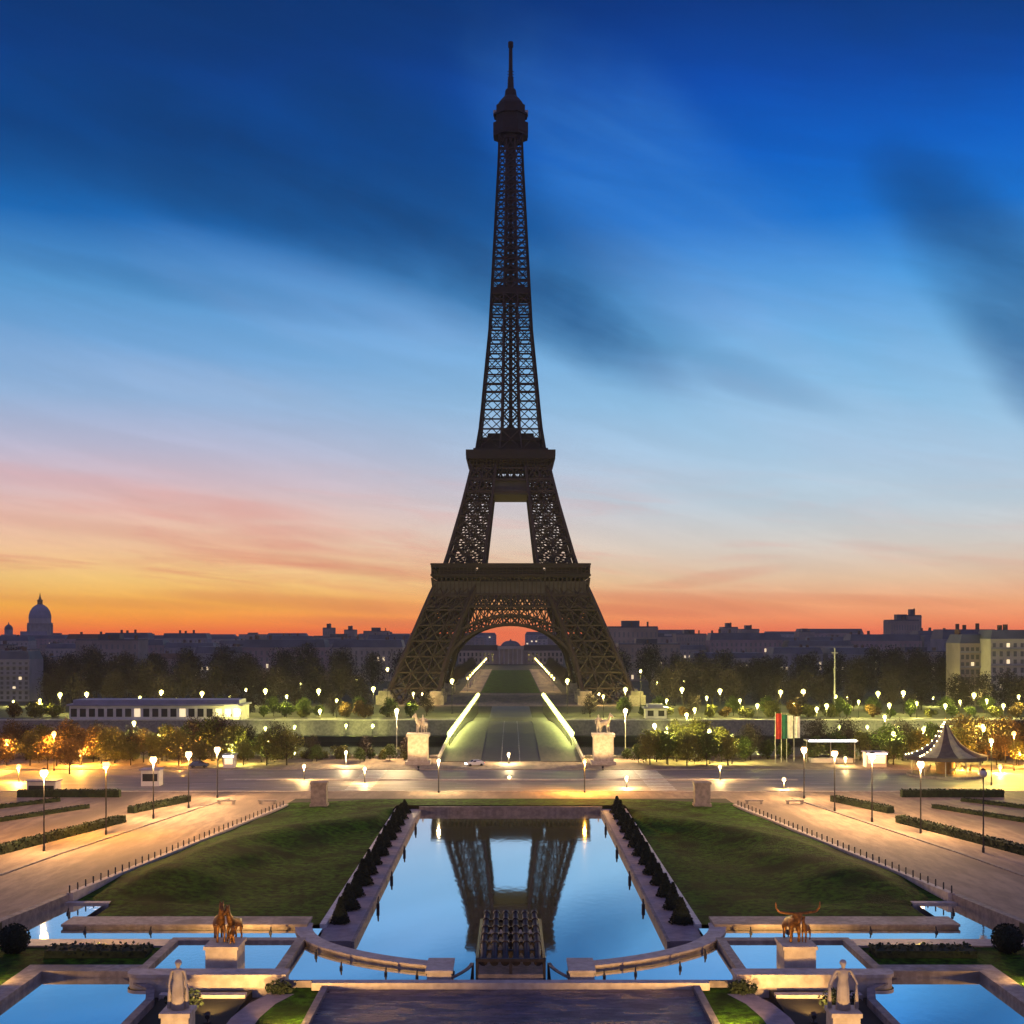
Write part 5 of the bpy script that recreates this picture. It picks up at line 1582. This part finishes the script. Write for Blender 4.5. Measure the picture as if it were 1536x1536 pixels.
for i, (px, m, w) in enumerate(((1163, 'flag_red', 'red'), (1172, 'flag_green', 'dark green'), (1180, 'flag_white', 'white'), (1191, 'flag_white', 'white'))):
    y = 306 + i
    lab = {0: 'red banner on a tall pole, first of the flags by the street', 1: 'dark green banner on a tall pole beside the red one', 2: 'white banner on a tall pole beside the dark green one', 3: 'white banner on the pole nearest the canopy'}[i]
    t_ = thing('flag_banner', lab, 'flag', (wx(px, y), y, 1.0), 0, 'hanging banners on poles by the street')
    b = MB(); b.tube((0, 0, 0), (0, 0, 12.2 - 0.3 * i), 0.10, 0.06, 6); b.build('pole', M['pole_pale'], t_)
    b = MB()
    for k in range(6):
        x0, x1 = 0.1 + k * 0.22, 0.1 + (k + 1) * 0.22
        o0, o1 = 0.09 * math.sin(k * 1.7), 0.09 * math.sin((k + 1) * 1.7)
        b.add([(x0, o0 - .02, 5.8), (x1, o1 - .02, 5.8), (x1, o1 - .02, 11.8 - 0.3 * i), (x0, o0 - .02, 11.8 - 0.3 * i), (x0, o0 + .02, 5.8), (x1, o1 + .02, 5.8), (x1, o1 + .02, 11.8 - 0.3 * i), (x0, o0 + .02, 11.8 - 0.3 * i)],
              [(0, 1, 2, 3), (7, 6, 5, 4)])
    b.build('cloth', M[m], t_)

# carousel
ca = thing('carousel', 'merry-go-round with a pointed swept tent roof and strings of bulbs', 'carousel', (wx(1418, 280), 280, 1.05))
R0 = 8.6
b = MB(); b.lathe([(R0 - 0.6, 0), (R0 - 0.6, 0.5), (R0 - 0.7, 0.52)], 24); b.build('platform', M['stone_grey'], ca)
b = MB(); b.lathe([(1.9, 0.5), (1.9, 4.6)], 16); b.build('centre_drum', M['gilt'], ca)
prof = [(R0, 4.5), (R0 * 0.86, 4.75), (R0 * 0.62, 5.5), (R0 * 0.38, 6.9), (R0 * 0.2, 8.8), (R0 * 0.09, 10.6), (0.1, 11.4)]
b = MB(); b.lathe(prof, 24, mi=0)
b.mi = [(0 if (i % 24) // 2 % 2 else 1) if i < 24 * 6 else 0 for i in range(len(b.f))]
b.build('tent_roof', [M['tent_pale'], M['tent_dark']], ca)
b = MB(); b.lathe([(R0 + 0.02, 3.7), (R0 + 0.02, 4.48)], 24); b.build('valance', M['tent_dark'], ca)
for k in range(10):
    a_ = 2 * PI * k / 10
    b = MB(); b.tube((7.2 * math.cos(a_), 7.2 * math.sin(a_), 0.5), (7.2 * math.cos(a_), 7.2 * math.sin(a_), 4.4), 0.09, 0.09, 6); b.build('post', M['pole_pale'], ca)
hc = hm.copy(); hc.materials.clear(); hc.materials.append(M['tent_pale'])
for k in range(6):
    a_ = 2 * PI * (k + 0.5) / 6
    o = obj('carousel_horse', hc, ca, (5.2 * math.cos(a_), 5.2 * math.sin(a_), 0.9)); o.scale = (0.55,) * 3; o.rotation_euler = (0, 0, a_ + PI)
bl = MB(); bl.ico((0, 0, 0), 0.13, 1); blm = bl.mesh('bulb', M['bulb'])
for a_ in (PI * 1.02, PI * 1.2):
    for k in range(12):
        u = k / 11 * (len(prof) - 1.001)
        i = int(u); f_ = u - i
        r_ = prof[i][0] + (prof[i + 1][0] - prof[i][0]) * f_ + 0.12; z_ = prof[i][1] + (prof[i + 1][1] - prof[i][1]) * f_ + 0.15
        obj('bulb', blm, ca, (r_ * math.cos(a_), r_ * math.sin(a_), z_))
b = MB(); b.tube((0, 0, 11.3), (0, 0, 12.6), 0.12, 0.03, 6); b.ico((0, 0, 12.4), 0.2, 1); b.build('finial', M['gilt'], ca)

# cars
def car_meshes(body):
    side = [(-2.1, 0.35), (2.1, 0.35), (2.15, 0.75), (1.95, 0.92), (1.0, 1.02), (0.35, 1.46), (-1.15, 1.50), (-1.85, 1.08), (-2.15, 0.95)]
    b = MB(); n = len(side)
    vs = [(x, -0.85 if z < 1.1 else -0.68, z) for x, z in side] + [(x, 0.85 if z < 1.1 else 0.68, z) for x, z in side]
    b.add(vs, [tuple(range(n)), tuple(range(2 * n - 1, n - 1, -1))] + [(k, n + k, n + (k + 1) % n, (k + 1) % n) for k in range(n)])
    g_ = MB()
    for q in (-1, 1):
        g_.add([(-1.65, q * 0.83, 1.08), (0.85, q * 0.85, 1.05), (0.33, q * 0.71, 1.40), (-1.15, q * 0.71, 1.44)], [(0, 1, 2, 3)])
    g_.add([(0.98, -0.7, 1.06), (0.98, 0.7, 1.06), (0.40, 0.62, 1.45), (0.40, -0.62, 1.45)], [(0, 1, 2, 3)])
    g_.add([(-1.86, -0.7, 1.12), (-1.86, 0.7, 1.12), (-1.2, 0.62, 1.48), (-1.2, -0.62, 1.48)], [(0, 1, 2, 3)])
    w = MB(); w.tube((0, -0.12, 0), (0, 0.12, 0), 0.33, 0.33, 12)
    h = MB(); h.box(-0.04, 0.04, -0.16, 0.16, -0.08, 0.08)
    return b, g_.mesh('window', M['glass_dark']), w.mesh('wheel', M['rubber']), h.mesh('headlight', M['headlight']), h.mesh('taillight', M['taillight'])
cb_, cg, cw_, ch_, ctl = car_meshes(None)
def car(px, y, z, rz, colr, label, lights=True, group='cars on the street and the bridge'):
    t_ = thing('car', label, 'car', (wx(px, y), y, z), rz, group)
    obj('body', cb_.mesh('body', M['car_' + colr]), t_); obj('window', cg, t_)
    for x in (-1.35, 1.35):
        for q in (-0.78, 0.78): obj('wheel', cw_, t_, (x, q, 0.33))
    for q in (-0.58, 0.58):
        if lights: obj('headlight', ch_, t_, (2.16, q, 0.68))
        obj('taillight', ctl, t_, (-2.16, q, 0.82))
    return t_
car(712, 300, 1.02, R(200), 'white', 'white car with bright headlights turning off the bridge on the left')
car(299, 296, 1.15, R(0), 'blue', 'dark blue car parked at the kerb behind the left path lamps', False)

# ------------------------------------------------------------------ the city behind
def block(w, d, h, roof, storeys, bays, seed):
    r = random.Random(seed)
    wall = MB(); wall.box(-w / 2, w / 2, 0, d, -1, h)
    wall.box(-w / 2 - 0.25, w / 2 + 0.25, -0.25, 0, h - 0.5, h)
    wins = []
    for s_ in range(storeys):
        for k in range(bays):
            x = -w / 2 + (k + 0.5) * w / bays; z = 1.0 + s_ * (h - 1.5) / storeys
            wins.append((x, z, (h - 1.5) / storeys * 0.62, r.random() < 0.06))
    rf = MB()
    if roof == 'flat':
        rf.box(-w / 2 + 0.2, w / 2 - 0.2, 0.2, d - 0.2, h, h + 0.5); rf.box(-w * 0.2, w * 0.15, d * 0.3, d * 0.7, h + 0.5, h + 2.6)
    else:
        k = 3.8
        vs = [(-w / 2, 0, h), (w / 2, 0, h), (w / 2, d, h), (-w / 2, d, h), (-w / 2 + 1.3, 1.5, h + k), (w / 2 - 1.3, 1.5, h + k), (w / 2 - 1.3, d - 1.5, h + k), (-w / 2 + 1.3, d - 1.5, h + k)]
        rf.add(vs, [(0, 1, 5, 4), (1, 2, 6, 5), (2, 3, 7, 6), (3, 0, 4, 7), (4, 5, 6, 7)])
    chs = []
    for _ in range(max(2, int(w / 12))):
        c = MB(); x = r.uniform(-w / 2 + 2, w / 2 - 2); y = d * r.uniform(0.2, 0.8)
        top = h + (3.8 if roof != 'flat' else 0.5)
        c.box(x - 0.5, x + 0.5, y - 1.5, y + 1.5, top - 0.5, top + r.uniform(1.2, 2.4)); chs.append(c)
    return wall, rf, wins, chs
BV = []
wms = ['wall_cream', 'wall_grey', 'wall_tan', 'wall_rose']
cname = {'wall_cream': 'cream', 'wall_grey': 'grey', 'wall_tan': 'tan', 'wall_rose': 'rosy'}
for v in range(8):
    w = [24, 32, 40, 28, 46, 36, 22, 52][v]; roof = 'flat' if v in (2, 6) else 'mansard'
    wl, rf, wins, chs = block(w, 16, 17, roof, 5, int(w / 3.4), v)
    for x, z, hh_, on in wins: wl.box(x - 0.65, x + 0.65, -0.10, -0.003, z, z + hh_, 2 if on else 1)
    rm = 'tile' if v in (3,) else 'zinc'
    BV.append((w, roof, wms[v % 4], wl.mesh('wall', [M[wms[v % 4]], M['glass_far'], M['window_lit']]), rf.mesh('roof', M[rm]), [c.mesh('chimney', M['tile']) for c in chs]))
rb = random.Random(5)
def building(v, x, y, sxz, label, group, name='apartment_building', detail=True, z=0.0):
    w, roof, wmn, a, r_, chs = BV[v]
    t_ = thing(name, label, 'building', (x, y, z), 0, group)
    t_.scale = sxz
    obj('wall', a, t_)
    ro = obj('roof', r_, t_)
    if detail:
        for c in chs: obj('chimney', c, ro)
    return t_
rowsB = [(830, 1.18, 'nearest'), (1080, 1.25, 'second'), (1450, 1.25, 'third'), (1950, 1.3, 'fourth'), (2700, 1.35, 'farthest')]
for ri, (y, hs, rn_) in enumerate(rowsB):
    for s in (-1, 1):
        lim = 800 / F * y
        x = [70, 75, 95, 40, 30][ri]; i = 0
        kx = [1.0, 1.15, 1.4, 1.9, 2.6][ri]
        while x < lim:
            v = rb.randrange(8)
            w = BV[v][0] * kx
            k = hs * rb.uniform(0.74, 1.22)
            if rb.random() < 0.1: k *= 1.2
            building(v, s * (x + w / 2), y + rb.uniform(-15, 15), (kx, 1.5, k), f'{cname[BV[v][2]]} {"flat-roofed" if BV[v][1] == "flat" else "mansard-roofed"} block in the {rn_} skyline row, {nth(i)} {SIDE[s]} of the tower',
                     f'apartment blocks along the skyline {SIDE[s]} of the tower', detail=ri < 3)
            i += 1
            x += w + rb.choice((0.5, 1, 3, 9)) * kx
# blocks that stand out above the skyline
def special(px0, px1, py, y, v, label):
    x0, x1 = wx(px0, y), wx(px1, y); w = x1 - x0
    building(v, (x0 + x1) / 2, y, (w / BV[v][0], 1.6, wz(py, y) / (17.6 if BV[v][1] == 'flat' else 20.8)), label, 'tall blocks above the skyline', 'tower_block')
for a in ((484, 499, 941, 1500, 6, 'slim tall grey block left of the tower, first of two'), (516, 532, 944, 1500, 6, 'slim tall block left of the tower, second of two'), (545, 582, 946, 1560, 2, 'broad flat block just left of the tower leg'),
          (912, 987, 939, 1000, 2, 'long flat-topped slab block right of the tower leg'), (1014, 1060, 950, 1200, 2, 'low wide slab block right of the long slab'), (1084, 1107, 940, 1500, 6, 'square block, left one of a pair on the right skyline'),
          (1112, 1139, 943, 1540, 6, 'stepped block, right one of a pair on the right skyline'), (1198, 1222, 947, 1700, 2, 'small flat block midway along the right skyline'), (1336, 1379, 929, 1300, 2, 'tallest square tower block on the right skyline'),
          (1377, 1441, 946, 1150, 4, 'wide roofed block right of the tallest tower block'), (822, 834, 953, 1700, 6, 'slim block seen through the arch on the right'), (702, 712, 954, 1700, 6, 'slim block seen through the arch on the left')):
    special(*a)
building(6, wx(1372, 1302), 1301.5, (0.62, 1.2, wz(922, 1302) / 17.6), 'raised end of the tallest tower block on the right skyline', 'tall blocks above the skyline', 'tower_block')
# near apartment houses at both edges of the view
def house(label, px0, px1, py, y, wm):
    x0, x1 = wx(px0, y), wx(px1, y); w = x1 - x0; h = wz(py, y) - 4
    wl, rf, wins, chs = block(w, 18, h, 'mansard', 8, max(6, int(w / 2.8)), int(px0 + 99))
    t_ = thing('apartment_building', label, 'building', ((x0 + x1) / 2, y, 0), 0, 'apartment houses at the edges of the park')
    wo_ = wl.build('wall', M[wm], t_); r_ = rf.build('roof', M['zinc'], t_)
    for c in chs: c.build('chimney', M['tile'], r_)
    hh_ = wins[0][2]
    b = MB(); b.box(-0.65, 0.65, -0.10, -0.003, 0, hh_)
    wa, wb = b.mesh('window', M['glass_pale']), b.mesh('lit_window', M['window_lit'])
    for x, z, _h, on in wins: obj('lit_window' if on else 'window', wb if on else wa, t_, (x, 0, z))
    b = MB()
    for k in (2, 5, 7):
        z = 1.0 + k * (h - 1.5) / 8 - 0.3
        b.box(-w / 2, w / 2, -0.8, -0.003, z - 0.15, z); b.box(-w / 2, w / 2, -0.8, -0.74, z, z + 0.7)
    b.build('balcony', M['wall_grey'], t_)
house('large pale apartment house at the right edge above the trees', 1486, 1570, 944, 548, 'wall_cream')
house('tan apartment house beside the large one at the right edge', 1440, 1485, 951, 560, 'wall_tan')
house('grey apartment house at the far left edge behind the trees', -20, 44, 976, 600, 'wall_grey')

# domed church
dc = thing('domed_church', 'domed church with a tall gilded lantern and spire on the left skyline', 'church', (wx(60, 2000), 2000, 0))
b = MB(); b.box(-30, 30, -25, 25, 0, 26); b.box(-20, 20, -28, -25, 0, 33); b.build('nave', M['wall_grey'], dc)
b = MB(); b.lathe([(17.5, 26), (17.5, 44), (18.8, 44.5), (18.8, 46), (16.5, 46.2), (16.5, 53)], 24)
for k in range(16):
    a_ = 2 * PI * k / 16; b.tube((18.2 * math.cos(a_), 18.2 * math.sin(a_), 28), (18.2 * math.cos(a_), 18.2 * math.sin(a_), 44), 0.9, 0.8, 6)
b.build('drum', M['wall_cream'], dc)
b = MB(); b.lathe([(16.8, 53), (16.4, 58), (14.6, 64), (11.2, 69.5), (7.0, 73), (4.2, 74.5)], 24); b.build('dome', M['wall_grey'], dc)
b = MB(); b.lathe([(4.0, 74), (4.0, 80), (4.6, 80.3), (3.0, 82)], 12); ln = b.build('lantern', M['gilt'], dc)
b = MB(); b.lathe([(2.6, 81.5), (1.1, 87), (0.2, 92.5)], 8); b.build('spire', M['gilt'], ln)
dc2 = thing('domed_church', 'small dome peeping over the skyline at the left edge', 'church', (wx(13, 2100), 2100, 0))
b = MB(); b.box(-9, 9, -9, 9, 0, 28); b.lathe([(6.5, 28), (6.5, 36)], 16); b.build('drum', M['wall_grey'], dc2)
b = MB(); b.lathe([(6.8, 36), (6.0, 40), (3.5, 43), (1.2, 44.2), (0.3, 48)], 16); b.build('dome', M['zinc'], dc2)

# palace closing the park
pa = thing('palace', 'long low palace with a square central dome at the end of the park', 'palace', (0, 1290, 0))
b = MB(); b.box(-52, 52, 0, 20, 0, 13.5); b.box(-13, 13, -4, 0, 0, 18)
for k in range(26):
    x = -50 + 100 * k / 25
    for z in (2.5, 8):
        if abs(x) > 14: b.box(x - 0.8, x + 0.8, -0.1, -0.003, z, z + 3.4, 1)
b.build('wall', [M['wall_tan'], M['glass_dark']], pa)
for s in (-1, 1):
    b = MB(); x0, x1 = sx_(s, 13, 52)
    b.add([(x0, 0, 13.5), (x1, 0, 13.5), (x1, 20, 13.5), (x0, 20, 13.5), (x0, 6, 19), (x1, 6, 19), (x1, 14, 19), (x0, 14, 19)], [(0, 1, 5, 4), (1, 2, 6, 5), (2, 3, 7, 6), (3, 0, 4, 7), (4, 5, 6, 7)])
    b.build('roof', M['iron_dark'], pa)
b = MB()
for z, w in ((18, 13), (20, 12.5), (24, 11), (27, 8), (28.5, 5)):
    pass
b.lathe([(14, 18), (13, 19.5), (10.5, 21.5), (7, 22.8), (3, 23.3), (1.2, 23.4), (1.2, 24.2), (0.3, 25)], 4)
dm_ = b.build('dome', M['zinc'], pa); dm_.rotation_euler = (0, 0, PI / 4)
dm_.location = (0, 7, 0)
b = MB()
for k in range(6): b.tube((-11 + 4.4 * k, -4.8, 0), (-11 + 4.4 * k, -4.8, 15), 0.8, 0.7, 8)
b.box(-13, 13, -5.7, -4, 15, 18.003)
b.build('portico', M['wall_cream'], pa)
# tall thin mast among the trees on the right
t_ = thing('tall_mast', 'thin pale mast standing out of the dark trees on the right', 'mast', (wx(1252, 500), 500, 0))
b = MB(); b.tube((0, 0, 0), (0, 0, wz(972, 500)), 0.35, 0.2, 8); b.build('shaft', M['pole_pale'], t_)
b = MB(); b.box(-1.2, 1.2, -0.2, 0.2, wz(980, 500), wz(980, 500) + 0.35); b.build('crossbar', M['pole_pale'], t_)

# ------------------------------------------------------------------ morning air
b = MB(); b.box(-1500, 1500, -60, 3050, -9.5, 330)
hz = b.build('haze', bpy.data.materials.new('haze'))
tag(hz, kind='stuff')
hmn = hz.data.materials[0]; hmn.use_nodes = True
hmn.node_tree.nodes.clear()
pv = hmn.node_tree.nodes.new('ShaderNodeVolumePrincipled')
pv.inputs['Color'].default_value = (0.92, 0.92, 0.96, 1)
pv.inputs['Density'].default_value = 4.4e-5
pv.inputs['Anisotropy'].default_value = 0.3
ho = hmn.node_tree.nodes.new('ShaderNodeOutputMaterial')
hmn.node_tree.links.new(pv.outputs[0], ho.inputs['Volume'])
